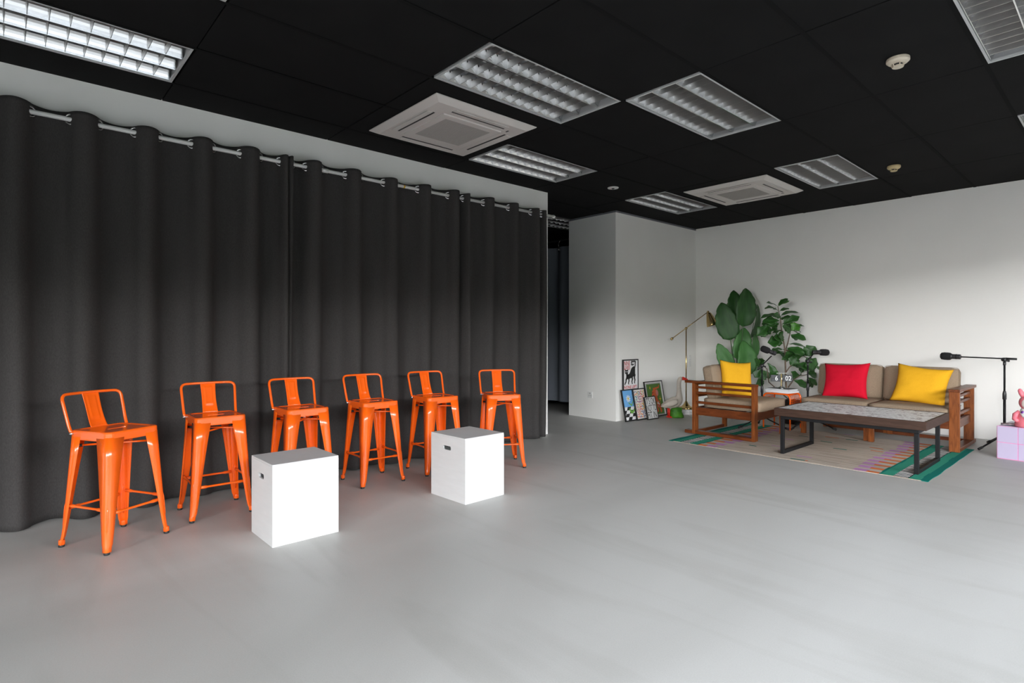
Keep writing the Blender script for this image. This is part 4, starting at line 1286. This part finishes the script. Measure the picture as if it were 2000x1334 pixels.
FL1 = [(215,230,70,290,110),(320,60,460,160,110),(200,170,300,60,150),(750,200,800,35,130),(760,210,1010,330,120),(880,120,900,20,90),(1030,160,1195,300,80),(1020,60,1190,150,110),(1040,170,1060,330,60),(1000,200,1120,330,90)]
r3 = random.Random(11)
r5 = random.Random(21)
FX = [(x0 + r5.uniform(-30, 30), y0 + r5.uniform(-20, 40), x0 + (x1 - x0) * r5.uniform(0.5, 0.9) + r5.uniform(-40, 40), y1 + r5.uniform(-40, 60), max(70, wq * 0.9)) for (x0, y0, x1, y1, wq) in FL[6:41]]
FL = FL + FX
for k, (x0, y0, x1, y1, wq) in enumerate(FL + FL1):
    one = k < len(FL); sc_ = 0.1275 if one else 0.105
    F_ = fp if one else fp1
    dd = r3.uniform(-0.10, 0.08); d2 = dd + r3.uniform(-0.07, 0.05)
    b_ = F_(x0, y0, dd * 0.4); e_ = F_(x1, y1, d2)
    if e_.y + FO.y > YB - 0.03: e_.y = YB - 0.03 - FO.y
    wd = max(wq * sc_ * dF / FPX * 1.35, 0.05)
    flat_ = wq < 80
    nrm = toward * (0.45 if flat_ else 0.9) + Vector((0, 0, 1.0 if flat_ else 0.45)) + CAMR * r3.uniform(-0.25, 0.25)
    leaf(t, Vector((0, 0, 0)), b_, e_, max(wd, 0.085) if flat_ else wd, nrm, M_fig2 if k in (1, 17, 38) else M_fig, droop=0.06, fold=0.18, shape='fig', n=18, m=8, seed=k * 2.3)

# ------------------------------------------------------------------ brass lamp on its pile of magazines
LX, LY = -4.425, 7.405
z = 0.0
for k, (c_, th, rz) in enumerate(((C_white, 0.022, 4), (C_dark, 0.010, -3), (C_white, 0.014, 7), (C_grey, 0.012, 1), (C_white, 0.012, -5))):
    magazine(('thick white magazine at the bottom of the pile under the brass lamp', 'thin dark magazine second from the floor under the brass lamp', 'white magazine in the middle of the pile under the lamp', 'grey magazine second from the top under the lamp', 'white magazine directly under the brass lamp base')[k],
             (LX, LY, z), 38 + rz, 0.25, 0.21, th, c_, 'magazines under the lamp'); z += th + 0.0002
t = thing('floor_lamp', 'brass floor lamp with a tilted arm and bell shade in the corner', 'lamp', (LX, LY, z))
obj('lamp_base', L([(0, 0), (0.108, 0), (0.110, 0.004), (0.110, 0.022), (0.104, 0.028), (0.07, 0.036), (0.05, 0.055), (0.03, 0.078), (0.018, 0.105), (0.010, 0.118), (0, 0.118)], 36), M_brass, t, True)
dl = -LX * math.sin(YAW) + LY * math.cos(YAW)
O_ = Vector((LX, LY, z))
J = pix(1340.5, 641, dl) - O_; J.x = 0; J.y = 0
obj('lamp_pole', T([(0, 0, 0.11), J], 0.0085, 12), M_brass, t, True)
A0 = pix(1313, 661, dl) - O_; A1 = pix(1383, 609, dl) - O_
obj('lamp_arm', T([A0, A1], 0.006, 10), M_brass, t, True)
obj('arm_joint', L([(0, -0.016), (0.014, -0.016), (0.018, -0.006), (0.018, 0.006), (0.014, 0.016), (0, 0.016)], 16, aim(J, CAMF)), M_brass, t, True)
u = (A1 - A0).normalized()
obj('counterweight', T([A0 - u * 0.03, A0 - u * 0.018, A0 + u * 0.006, A0 + u * 0.014], [0.013, 0.019, 0.019, 0.008], 14), M_brass, t, True)
obj('shade_joint', L([(0, -0.014), (0.014, -0.014), (0.016, 0), (0.014, 0.014), (0, 0.014)], 14, aim(A1, CAMF)), M_brass, t, True)
sdir = (CAMR * 0.30 + Vector((0, 0, -1)) - CAMF * 0.10).normalized()
Ms = aim(A1 + sdir * 0.012, sdir)
sh = obj('lamp_shade', L([(0.014, 0), (0.030, 0.008), (0.040, 0.035), (0.052, 0.075), (0.068, 0.125), (0.080, 0.175), (0.083, 0.200), (0.081, 0.200), (0.077, 0.175), (0.064, 0.125), (0.048, 0.075), (0.036, 0.035), (0.0, 0.02)], 32, Ms), M_brass, t, True)
obj('shade_lining', L([(0.080, 0.198), (0.0755, 0.173), (0.0625, 0.124), (0.0465, 0.076), (0.0, 0.05)], 28, Ms), M_shin, sh, True)
obj('bulb', L([(0, 0.06), (0.014, 0.07), (0.018, 0.10), (0.030, 0.135), (0.024, 0.158), (0, 0.168)], 18, Ms), M_paper, sh, True)
cab = obj('lamp_cord', T(rounded([(LX + 0.075, LY - 0.079, z + 0.012), (LX + 0.125, LY - 0.135, z + 0.001), (LX + 0.150, LY - 0.165, 0.03), (LX + 0.155, LY - 0.185, 0.0045), (LX + 0.21, LY - 0.16, 0.004), (LX + 0.27, LY - 0.09, 0.004), (LX + 0.30, LY + 0.02, 0.004), (LX + 0.22, LY + 0.16, 0.004)], 0.04, 5), 0.0035, 8), M_wplast, None, True)
tag(cab, 'white lamp cord looping on the floor beside the magazine pile', 'cord')
bm = pillow_mesh(0.11, 0.06, 0.035, 0.05, 10, 2.0)
yc = obj('duster_cloth', bm, flat('yellow_cloth', (0.62, 0.47, 0.06), 0.9), None, True)
yc.location = (LX + 0.235, LY - 0.035, 0.025); yc.rotation_euler = (R(70), 0, R(30))
tag(yc, 'small crumpled yellow cloth on the floor by the lamp cord', 'cloth')

# ------------------------------------------------------------------ goose
GO = Vector((-4.363, 6.943, 0))
t = thing('goose_figure', 'white plaster goose with a red beak on a green base', 'goose figure', GO, YAW)
# local x points to the beak (photo right), y away from the camera
gb = obj('grass_base', bmesh.new(), M_grass, t)
bm = bmesh.new()
rings = []
for z_, sx_, sy_, ox in ((0, 0.098, 0.075, 0.062), (0.03, 0.092, 0.07, 0.058), (0.075, 0.084, 0.064, 0.050), (0.11, 0.080, 0.058, 0.054), (0.135, 0.066, 0.05, 0.070)):
    rings.append([bm.verts.new((ox + sx_ * math.cos(2 * PI * k / 20) * (1 + 0.05 * noise.noise((k, z_ * 20, 1))), sy_ * math.sin(2 * PI * k / 20), z_)) for k in range(20)])
for A, D in zip(rings[:-1], rings[1:]):
    for k in range(20): bm.faces.new((A[k], A[(k + 1) % 20], D[(k + 1) % 20], D[k]))
bm.faces.new(rings[-1]); bm.faces.new(rings[0][::-1])
bpy.data.objects.remove(gb)
obj('grass_base', bm, M_grass, t, True)
body = [(-0.165, 0.150, 0.006, 0.004), (-0.145, 0.152, 0.030, 0.014), (-0.105, 0.165, 0.052, 0.040), (-0.060, 0.185, 0.068, 0.062), (0.0, 0.200, 0.078, 0.078), (0.050, 0.215, 0.072, 0.084), (0.088, 0.245, 0.058, 0.072), (0.098, 0.285, 0.042, 0.046),
        (0.096, 0.330, 0.034, 0.036), (0.094, 0.380, 0.030, 0.032), (0.092, 0.430, 0.027, 0.029), (0.092, 0.475, 0.026, 0.028), (0.096, 0.510, 0.030, 0.031), (0.106, 0.535, 0.033, 0.032), (0.122, 0.548, 0.028, 0.026), (0.140, 0.545, 0.018, 0.016)]
bm = bmesh.new(); rings = []
for i, (x, z_, ry, rn) in enumerate(body):
    a = body[max(i - 1, 0)]; b = body[min(i + 1, len(body) - 1)]
    tx, tz = b[0] - a[0], b[1] - a[1]; ln = math.hypot(tx, tz); tx /= ln; tz /= ln
    rings.append([bm.verts.new((x - tz * rn * math.sin(2 * PI * k / 20), ry * math.cos(2 * PI * k / 20), z_ + tx * rn * math.sin(2 * PI * k / 20))) for k in range(20)])
for A, D in zip(rings[:-1], rings[1:]):
    for k in range(20): bm.faces.new((A[k], A[(k + 1) % 20], D[(k + 1) % 20], D[k]))
bm.faces.new(rings[0][::-1]); bm.faces.new(rings[-1])
gbo = obj('goose_body', bm, M_goose, t, True)
ms = gbo.modifiers.new('smooth', 'SUBSURF'); ms.levels = 1; ms.render_levels = 1
for s in (-1, 1):
    wv, wf = [], []
    for i in range(9):
        q = i / 8
        for j in range(5):
            p = -1 + 2 * j / 4
            hh = 0.055 * math.sin(PI * min(1, q * 0.9 + 0.1)) ** 0.6 * (1 - 0.5 * q)
            x = 0.055 - 0.20 * q; z_ = 0.225 - 0.055 * q + p * hh
            wv.append((x, s * (0.083 * math.cos(q * 1.15) + 0.004 - 0.018 * p * p), z_))
    for i in range(8):
        for j in range(4):
            a = i * 5 + j; wf.append((a, a + 1, a + 6, a + 5))
    wo = raw('wing', wv, wf, M_goose, t, True)
    md = wo.modifiers.new('thick', 'SOLIDIFY'); md.thickness = 0.010; md.offset = 0
    lg = obj('leg', T([(-0.050, s * 0.032, 0.016), (-0.052, s * 0.032, 0.125)], [0.009, 0.012], 10), M_beak, t, True)
    obj('foot', L([(0, 0), (0.034, 0), (0.030, 0.010), (0.012, 0.018), (0, 0.018)], 14, Matrix.Translation((-0.042, s * 0.032, 0)) @ Matrix.Diagonal((1.1, 0.7, 1, 1))), M_beak, lg, True)
    ey = obj('eye', L([(0, -0.006), (0.0065, 0), (0, 0.006)], 10, aim((0.118, s * 0.027, 0.548), (0, s, 0))), M_beak, t, True)
bk = obj('beak', L([(0.0, -0.004), (0.025, 0.0), (0.022, 0.02), (0.014, 0.052), (0.007, 0.074), (0, 0.080)], 14, aim((0.140, 0, 0.543), (1, 0, -0.22)) @ Matrix.Diagonal((1, 0.8, 1, 1))), M_beak, t, True)

# ------------------------------------------------------------------ framed prints leaning on the pillar wall
def framed(label, y0, wd, ht, foot, ztop_x, zb=0.0, bw=0.016, dep=0.018):
    """frame with its lower left corner at Y=y0, standing foot metres off the wall, top touching ztop_x metres off the wall"""
    t = thing('framed_print', label, 'picture', (XP + foot, y0, zb))
    th = math.asin(max(-1, min(1, (foot - ztop_x) / ht)))
    # local: X_ = along +Y (u), v up the print, n out to the room
    Mx = Matrix(((0, -math.sin(th), math.cos(th), 0), (1, 0, 0, 0), (0, math.cos(th), math.sin(th), 0), (0, 0, 0, 1)))
    t['_'] = 0; del t['_']
    t.matrix_world = Matrix.Translation((XP + foot, y0, zb)) @ Mx
    for lo, hi in (((0, 0), (wd, bw)), ((0, ht - bw), (wd, ht)), ((0, bw), (bw, ht - bw)), ((wd - bw, bw), (wd, ht - bw))):
        obj('frame_bar', B(((lo[0], lo[1], 0), (hi[0], hi[1], dep))), M_frame, t)
    obj('print_sheet', B(((bw * 0.6, bw * 0.6, 0.006), (wd - bw * 0.6, ht - bw * 0.6, 0.0145))), M_paper, t)
    return t
def mark(t, nm, polys, m, z=0.0096):
    bm = bmesh.new()
    for p in polys:
        f = bm.faces.new([bm.verts.new((x, y, z + 0.0055)) for x, y in p])
    me = bpy.data.meshes.new(nm); bm.to_mesh(me); bm.free(); me.materials.append(m)
    o = bpy.data.objects.new(nm, me); C.objects.link(o); o.parent = t
    return o
def letter(t, txt, x, y, size, sx, m, bold=0.0, z=0.0098, fit=None):
    me = text_mesh(txt, size, sx, bold); me.materials.append(m)
    if fit:
        x0 = min(v.co.x for v in me.vertices); x1 = max(v.co.x for v in me.vertices)
        for v in me.vertices: v.co.x = (v.co.x - x0) / (x1 - x0) * fit
    o = bpy.data.objects.new('lettering', me); C.objects.link(o); o.parent = t; o.location = (x, y, z + 0.0055)
    return o
def circ(x, y, r, n=14, ry=None):
    return [(x + r * math.cos(2 * PI * k / n), y + (ry or r) * math.sin(2 * PI * k / n)) for k in range(n)]
def wig(x0, y0, x1, y1, w0, w1, amp, n=12, ph=0.0, fr=3.0):
    """wavy tapering band"""
    a, b = [], []
    dx, dy = x1 - x0, y1 - y0; ln = math.hypot(dx, dy); nx_, ny_ = -dy / ln, dx / ln
    for i in range(n + 1):
        q = i / n; o_ = amp * math.sin(q * fr * 2 * PI + ph); w_ = (w0 + (w1 - w0) * q) / 2
        px_, py_ = x0 + dx * q + nx_ * o_, y0 + dy * q + ny_ * o_
        a.append((px_ + nx_ * w_, py_ + ny_ * w_)); b.append((px_ - nx_ * w_, py_ - ny_ * w_))
    return [[a[i], a[i + 1], b[i + 1], b[i]] for i in range(n)]

# cat print, propped on the frames below it
W1, H1 = 0.345, 0.418
t = framed('black cat print lettered nine lives, highest of the framed pictures', 6.165, W1, H1, 0.012, 0.010, 0.400)
letter(t, 'NINE', 0.024, H1 - 0.078, 0.080, 1.0, M_inkred, fit=0.130, bold=0.001); letter(t, 'LIVES', 0.024, H1 - 0.136, 0.074, 1.0, M_inkred, fit=0.130, bold=0.001)
letter(t, 'NONE LEFT', 0.024, 0.024, 0.056, 1.0, M_inkred, fit=0.285, bold=0.001)
cat = [[(0.150, 0.155), (0.245, 0.185), (0.270, 0.215), (0.272, 0.285), (0.262, 0.318), (0.236, 0.322), (0.205, 0.310), (0.180, 0.290), (0.162, 0.255), (0.140, 0.225), (0.085, 0.205), (0.065, 0.180), (0.090, 0.150)],
       [(0.044, 0.226), (0.108, 0.226), (0.112, 0.262), (0.100, 0.278), (0.048, 0.276), (0.038, 0.258)], [(0.040, 0.268), (0.062, 0.272), (0.036, 0.306)], [(0.090, 0.272), (0.111, 0.266), (0.114, 0.304)],
       [(0.062, 0.232), (0.105, 0.232), (0.120, 0.180), (0.075, 0.176)]]
cat += wig(0.090, 0.185, 0.040, 0.075, 0.038, 0.018, 0.004, 12, 0, 2) + wig(0.135, 0.185, 0.120, 0.080, 0.036, 0.018, 0.004, 12, 1, 2) + wig(0.205, 0.200, 0.200, 0.080, 0.040, 0.018, 0.005, 12, 2, 2) + wig(0.254, 0.215, 0.262, 0.085, 0.040, 0.018, 0.006, 12, 0, 2)
cat += wig(0.266, 0.300, 0.278, 0.392, 0.022, 0.020, 0.003, 8, 0, 2) + wig(0.280, 0.388, 0.185, 0.388, 0.022, 0.020, 0.005, 10, 0, 3) + wig(0.190, 0.392, 0.190, 0.340, 0.022, 0.020, 0.003, 8, 0, 2) + wig(0.188, 0.340, 0.240, 0.348, 0.020, 0.020, 0.005, 8, 0, 2)
mark(t, 'cat_print', cat, M_ink)
mark(t, 'cat_eyes', [circ(0.060, 0.252, 0.011, 10, 0.006), circ(0.092, 0.252, 0.011, 10, 0.006)], M_paper, 0.0100)

# daisy print
W2, H2 = 0.305, 0.425
t = framed('framed print of a daisy above a checkered floor, leftmost leaning picture', 6.090, W2, H2, 0.115, 0.034)
mark(t, 'sky_print', [[(0.012, 0.19), (W2 - 0.012, 0.19), (W2 - 0.012, H2 - 0.012), (0.012, H2 - 0.012)]], flat('print_sky', (0.16, 0.42, 0.78)))
chk = []
for r_ in range(4):
    for c_ in range(6):
        if (r_ + c_) % 2 == 0:
            y0_ = 0.012 + r_ * 0.0444; y1_ = y0_ + 0.0444
            s0_ = 0.10 - r_ * 0.024; s1_ = 0.10 - (r_ + 1) * 0.024
            xs_ = lambda c, s_: min(max(0.012 + c * 0.076 - s_, 0.012), W2 - 0.012)
            chk.append([(xs_(c_, s0_), y0_), (xs_(c_ + 1, s0_) + 1e-4, y0_), (xs_(c_ + 1, s1_) + 1e-4, y1_), (xs_(c_, s1_), y1_)])
mark(t, 'checker_print', chk, M_ink)
cxx, cyy = 0.125, 0.300
mark(t, 'daisy_petals', [[(cxx + 0.010 * math.cos(a - 0.3), cyy + 0.010 * math.sin(a - 0.3)), (cxx + 0.040 * math.cos(a - 0.22), cyy + 0.040 * math.sin(a - 0.22)), (cxx + 0.052 * math.cos(a), cyy + 0.052 * math.sin(a)), (cxx + 0.040 * math.cos(a + 0.22), cyy + 0.040 * math.sin(a + 0.22)), (cxx + 0.010 * math.cos(a + 0.3), cyy + 0.010 * math.sin(a + 0.3))] for a in [k * 2 * PI / 9 for k in range(9)]], M_paper, 0.0100)
mark(t, 'daisy_heart', [circ(cxx, cyy, 0.015)], flat('print_yellow', (0.85, 0.62, 0.03)), 0.0104)
mark(t, 'yellow_bloom', [[(0.235, 0.27), (0.262, 0.268), (0.272, 0.32), (0.250, 0.36), (0.222, 0.345)]], flat('print_yellow', (0.85, 0.62, 0.03)), 0.0100)
mark(t, 'bloom_tip', [[(0.215, 0.345), (0.240, 0.365), (0.228, 0.372)]], M_ink, 0.0102)
G_ = flat('print_green', (0.16, 0.42, 0.06))
mark(t, 'stem_print', wig(0.12, 0.245, 0.175, 0.205, 0.016, 0.016, 0.004, 8) + wig(0.175, 0.205, 0.235, 0.275, 0.016, 0.010, 0.004, 8) + wig(0.12, 0.165, 0.16, 0.105, 0.030, 0.034, 0.006, 8, 1) + wig(0.16, 0.105, 0.225, 0.145, 0.032, 0.028, 0.006, 8, 2) + wig(0.225, 0.145, 0.262, 0.09, 0.026, 0.030, 0.006, 8, 0), G_, 0.0103)

# colourful cut-out print
W3, H3 = 0.272, 0.425
t = framed('framed print of small colourful squiggles between the daisy and the lettering', 6.305, W3, H3, 0.140, 0.058)
mark(t, 'cream_ground', [[(0.012, 0.012), (W3 - 0.012, 0.012), (W3 - 0.012, H3 - 0.012), (0.012, H3 - 0.012)]], flat('print_cream', (0.82, 0.79, 0.73)))
cols = [flat('print_pink', (0.72, 0.12, 0.30)), flat('print_orange', (0.78, 0.22, 0.05)), flat('print_navy', (0.05, 0.10, 0.30)), flat('print_olive', (0.36, 0.30, 0.05)), flat('print_red', (0.66, 0.05, 0.05)), flat('print_amber', (0.80, 0.42, 0.04)), flat('print_teal', (0.05, 0.28, 0.36)), flat('print_plum', (0.28, 0.05, 0.22))]
r4 = random.Random(5); groups = [[] for _ in cols]
for gy in range(11):
    for gx_ in range(7):
        x = 0.040 + gx_ * 0.032 + r4.uniform(-0.006, 0.006); y = 0.045 + gy * 0.0335 + r4.uniform(-0.006, 0.006)
        a = r4.uniform(0, PI); ln = r4.uniform(0.013, 0.022)
        ci = (gx_ // 2 + gy // 3 * 3 + r4.choice((0, 0, 1))) % len(cols)
        groups[ci] += wig(x - ln * math.cos(a), y - ln * math.sin(a), x + ln * math.cos(a), y + ln * math.sin(a), 0.014, 0.011, 0.006, 8, r4.uniform(0, 6), 1.0)
for gcol, g_ in zip(cols, groups):
    if g_: mark(t, 'squiggles', g_, gcol, 0.0100)['kind'] = 'stuff'

# tiger print
W4, H4 = 0.440, 0.500
t = framed('framed print of an orange tiger on green, largest and rightmost picture', 6.645, W4, H4, 0.100, 0.006, 0.0, 0.014)
mark(t, 'green_ground', [[(0.04, 0.03), (W4 - 0.055, 0.03), (W4 - 0.055, H4 - 0.04), (0.04, H4 - 0.04)]], flat('print_jungle', (0.085, 0.19, 0.035)))
O1 = flat('print_tiger', (0.66, 0.13, 0.04))
tig = [[(0.150, 0.240), (0.215, 0.210), (0.265, 0.270), (0.290, 0.330), (0.255, 0.375), (0.200, 0.385), (0.155, 0.350), (0.140, 0.290)]]
tig += wig(0.190, 0.385, 0.330, 0.405, 0.030, 0.020, 0.006, 10) + wig(0.330, 0.400, 0.345, 0.440, 0.020, 0.014, 0.004, 6)
tig += wig(0.170, 0.250, 0.235, 0.060, 0.050, 0.036, 0.006, 10, 0, 1.5) + wig(0.230, 0.260, 0.320, 0.055, 0.060, 0.040, 0.006, 10, 1, 1.5)
tig += [circ(0.270, 0.170, 0.044, 16, 0.052)]
mark(t, 'tiger_print', tig, O1, 0.0100)
mark(t, 'tiger_patch', [circ(0.275, 0.330, 0.030, 12, 0.045), circ(0.268, 0.140, 0.024, 12, 0.016)], flat('print_rose', (0.62, 0.22, 0.20)), 0.0103)
mark(t, 'tiger_face', [circ(0.262, 0.185, 0.020, 12, 0.016), circ(0.285, 0.170, 0.012, 10, 0.012)], flat('print_cream', (0.82, 0.79, 0.73)), 0.0105)
mark(t, 'tiger_stripes', wig(0.150, 0.33, 0.19, 0.34, 0.010, 0.005, 0.003, 6) + wig(0.150, 0.29, 0.20, 0.30, 0.010, 0.005, 0.003, 6) + wig(0.190, 0.20, 0.22, 0.21, 0.010, 0.005, 0.003, 6) + [circ(0.256, 0.188, 0.006), circ(0.280, 0.182, 0.006)], M_ink, 0.0107)
def star(x, y, r_):
    return [(x + (r_ if k % 2 == 0 else r_ * 0.22) * math.sin(k * PI / 4) * (0.7 if k in (2, 6) else 1), y + (r_ if k % 2 == 0 else r_ * 0.22) * math.cos(k * PI / 4)) for k in range(8)]
mark(t, 'stars', [star(0.120, 0.405, 0.032), star(0.330, 0.240, 0.045), star(0.100, 0.255, 0.030)], flat('print_yellow', (0.85, 0.62, 0.03)), 0.0100)
mark(t, 'border_print', wig(0.030, H4 - 0.032, W4 - 0.055, H4 - 0.032, 0.006, 0.006, 0.004, 60, 0, 18) + wig(0.032, 0.03, 0.032, H4 - 0.03, 0.006, 0.006, 0.004, 60, 0, 18) + wig(0.03, 0.024, W4 - 0.05, 0.024, 0.006, 0.006, 0.004, 60, 0, 18), M_ink, 0.0102)

# lettered print in front
W5, H5 = 0.255, 0.310
t = framed("small framed lettering print reading it's ok not to fit in, in front", 6.455, W5, H5, 0.208, 0.141, 0.0, 0.012)
for k, tx in enumerate(("IT'S OK", 'NOT TO', 'FIT IN.')):
    letter(t, tx, 0.024, 0.206 - k * 0.093, 0.122, 1.0, M_ink, bold=0.0004, fit=0.212)

# ------------------------------------------------------------------ pink tiled cube with the doll
PB = Vector((-0.893, 6.915, 0)); PS, PN = 0.1455, 0.0045
rzp = R(-6)
t = thing('tiled_cube', 'lilac tiled cube with pink grout at the right edge', 'side table', PB, rzp)
nxp, nyp, nzp = 3, 3, 2
TS = PS + PN
wx, wy, wz = nxp * TS + PN, nyp * TS + PN, nzp * TS + PN
obj('grout_core', B(((0.002, 0.002, 0), (wx - 0.002, wy - 0.002, wz - 0.002))), M_pinkg, t)
tl = None
def tile_at(loc, rot):
    global tl
    if tl is None:
        tl = obj('tile', B(((0, 0, -0.003), (PS, PS, 0.0004)), bev=0.001, seg=1), M_pinkt, t)
        tl.location = loc; tl.rotation_euler = rot
    else: inst(tl, t, loc, rot)
for i in range(nxp):
    for j in range(nzp):
        tile_at((PN + i * TS, 0.0, PN + j * TS), (R(90), 0, 0))
        tile_at((PN + i * TS + PS, wy, PN + j * TS), (R(90), 0, R(180)))
for i in range(nyp):
    for j in range(nzp):
        tile_at((wx, PN + i * TS, PN + j * TS), (R(90), 0, R(90)))
        tile_at((0.0, PN + i * TS + PS, PN + j * TS), (R(90), 0, R(-90)))
for i in range(nxp):
    for j in range(nyp): tile_at((PN + i * TS, PN + j * TS, wz - 0.0004), (0, 0, 0))

DL = PB + Matrix.Rotation(rzp, 3, 'Z') @ Vector((0.205, 0.115, 0)); DL.z = wz + 0.0002
t = thing('doll_figure', 'pink rubber doll in a long-eared hood sitting on the tiled cube', 'doll', DL, R(8))
obj('doll_body', L([(0, 0), (0.098, 0), (0.104, 0.012), (0.098, 0.05), (0.086, 0.09), (0.074, 0.125), (0.055, 0.15), (0.038, 0.165), (0, 0.165)], 32), M_doll, t, True)
for s in (-1, 1):
    obj('arm', T([(s * 0.062, 0.0, 0.130), (s * 0.094, -0.012, 0.105), (s * 0.100, -0.04, 0.070), (s * 0.080, -0.07, 0.055)], [0.026, 0.024, 0.020, 0.014], 12), M_doll, t, True)
hz = 0.222
def ell(cx, cy, cz, rx, ry, rz_, n=20):
    M_ = Matrix.Translation((cx, cy, cz)) @ Matrix.Diagonal((rx, ry, rz_, 1))
    return L([(math.sin(PI * k / n), -math.cos(PI * k / n)) for k in range(n + 1)], 24, M_)
hd = obj('hood', ell(0, 0.008, hz, 0.072, 0.068, 0.074), M_doll, t, True)
fc = obj('face', ell(0, -0.018, hz - 0.004, 0.058, 0.050, 0.060), M_dollf, t, True)
for s in (-1, 1):
    obj('rabbit_ear', T([(s * 0.038, 0.01, hz + 0.055), (s * 0.052, 0.012, hz + 0.085), (s * 0.062, 0.014, hz + 0.112), (s * 0.064, 0.014, hz + 0.126)], [0.020, 0.021, 0.017, 0.007], 14), M_doll, hd, True)
    obj('eye', ell(s * 0.022, -0.0635, hz + 0.006, 0.008, 0.004, 0.006, 10), M_ink, fc, True)
    obj('brow', T([(s * 0.014, -0.064, hz + 0.024), (s * 0.024, -0.0625, hz + 0.027), (s * 0.033, -0.058, hz + 0.023)], 0.0012, 6), M_blonde, fc, True)
obj('nose', ell(0, -0.068, hz - 0.008, 0.005, 0.004, 0.004, 8), M_dollf, fc, True)
obj('mouth', ell(0, -0.0635, hz - 0.025, 0.010, 0.004, 0.004, 8), M_inkred, fc, True)
obj('hair_curl', ell(0.0, -0.050, hz + 0.046, 0.026, 0.014, 0.012, 10), M_blonde, fc, True)
# scarf: bib over the chest
vs_, fs = [], []
n = 14
for i in range(n + 1):
    a = -PI * 0.56 + PI * 1.12 * i / n
    for q in range(6):
        f_ = q / 5
        dep = f_ * (0.105 * max(0.10, 1 - abs(i - n / 2) / (n / 2)) )
        r_ = 0.046 + 0.50 * dep + 0.007
        zz = 0.170 - dep
        vs_.append((r_ * math.sin(a), -r_ * math.cos(a) * 1.0, zz))
for i in range(n):
    for q in range(5):
        a = i * 6 + q; fs.append((a, a + 6, a + 7, a + 1))
scf = raw('scarf', vs_, fs, M_scarf, t, True); md = scf.modifiers.new('cloth', 'SOLIDIFY'); md.thickness = 0.003; md.offset = 1
for (a, zz, r_) in ((-0.75, 0.138, 0.013), (-0.15, 0.120, 0.016), (0.55, 0.140, 0.013), (0.1, 0.155, 0.008), (-0.35, 0.095, 0.007)):
    dep = 0.170 - zz; rr = 0.046 + 0.50 * dep + 0.010
    p = Vector((rr * math.sin(a), -rr * math.cos(a), zz))
    obj('purple_dot', L([(0, 0.0012), (r_, 0.0), (r_, -0.001), (0, -0.001)], 14, aim(p, (math.sin(a), -math.cos(a), 0.45))), M_purple, scf, True)
vs_, fs = [], []
for i in range(9):
    for j in range(7):
        u_, v_ = i / 8, j / 6
        vs_.append((-0.06 - 0.135 * u_, 0.055 + 0.115 * (v_ - 0.5), 0.0025 + 0.016 * (noise.noise((u_ * 3, v_ * 3, 2)) + 0.5) * (1 - u_ * 0.6)))
for i in range(8):
    for j in range(6):
        a = i * 7 + j; fs.append((a, a + 1, a + 8, a + 7))
M_clothp = mat('purple_spotted_cloth', (0.58, 0.54, 0.48), 0.9, var=0.5, vscale=28, col2=(0.12, 0.03, 0.14))
kc = raw('kerchief', vs_, fs, M_clothp, None, True)
kc.location = DL; kc.rotation_euler = (0, 0, R(8))
md = kc.modifiers.new('cloth', 'SOLIDIFY'); md.thickness = 0.002; md.offset = 1
tag(kc, 'crumpled spotted kerchief on the tiled cube beside the doll', 'cloth')
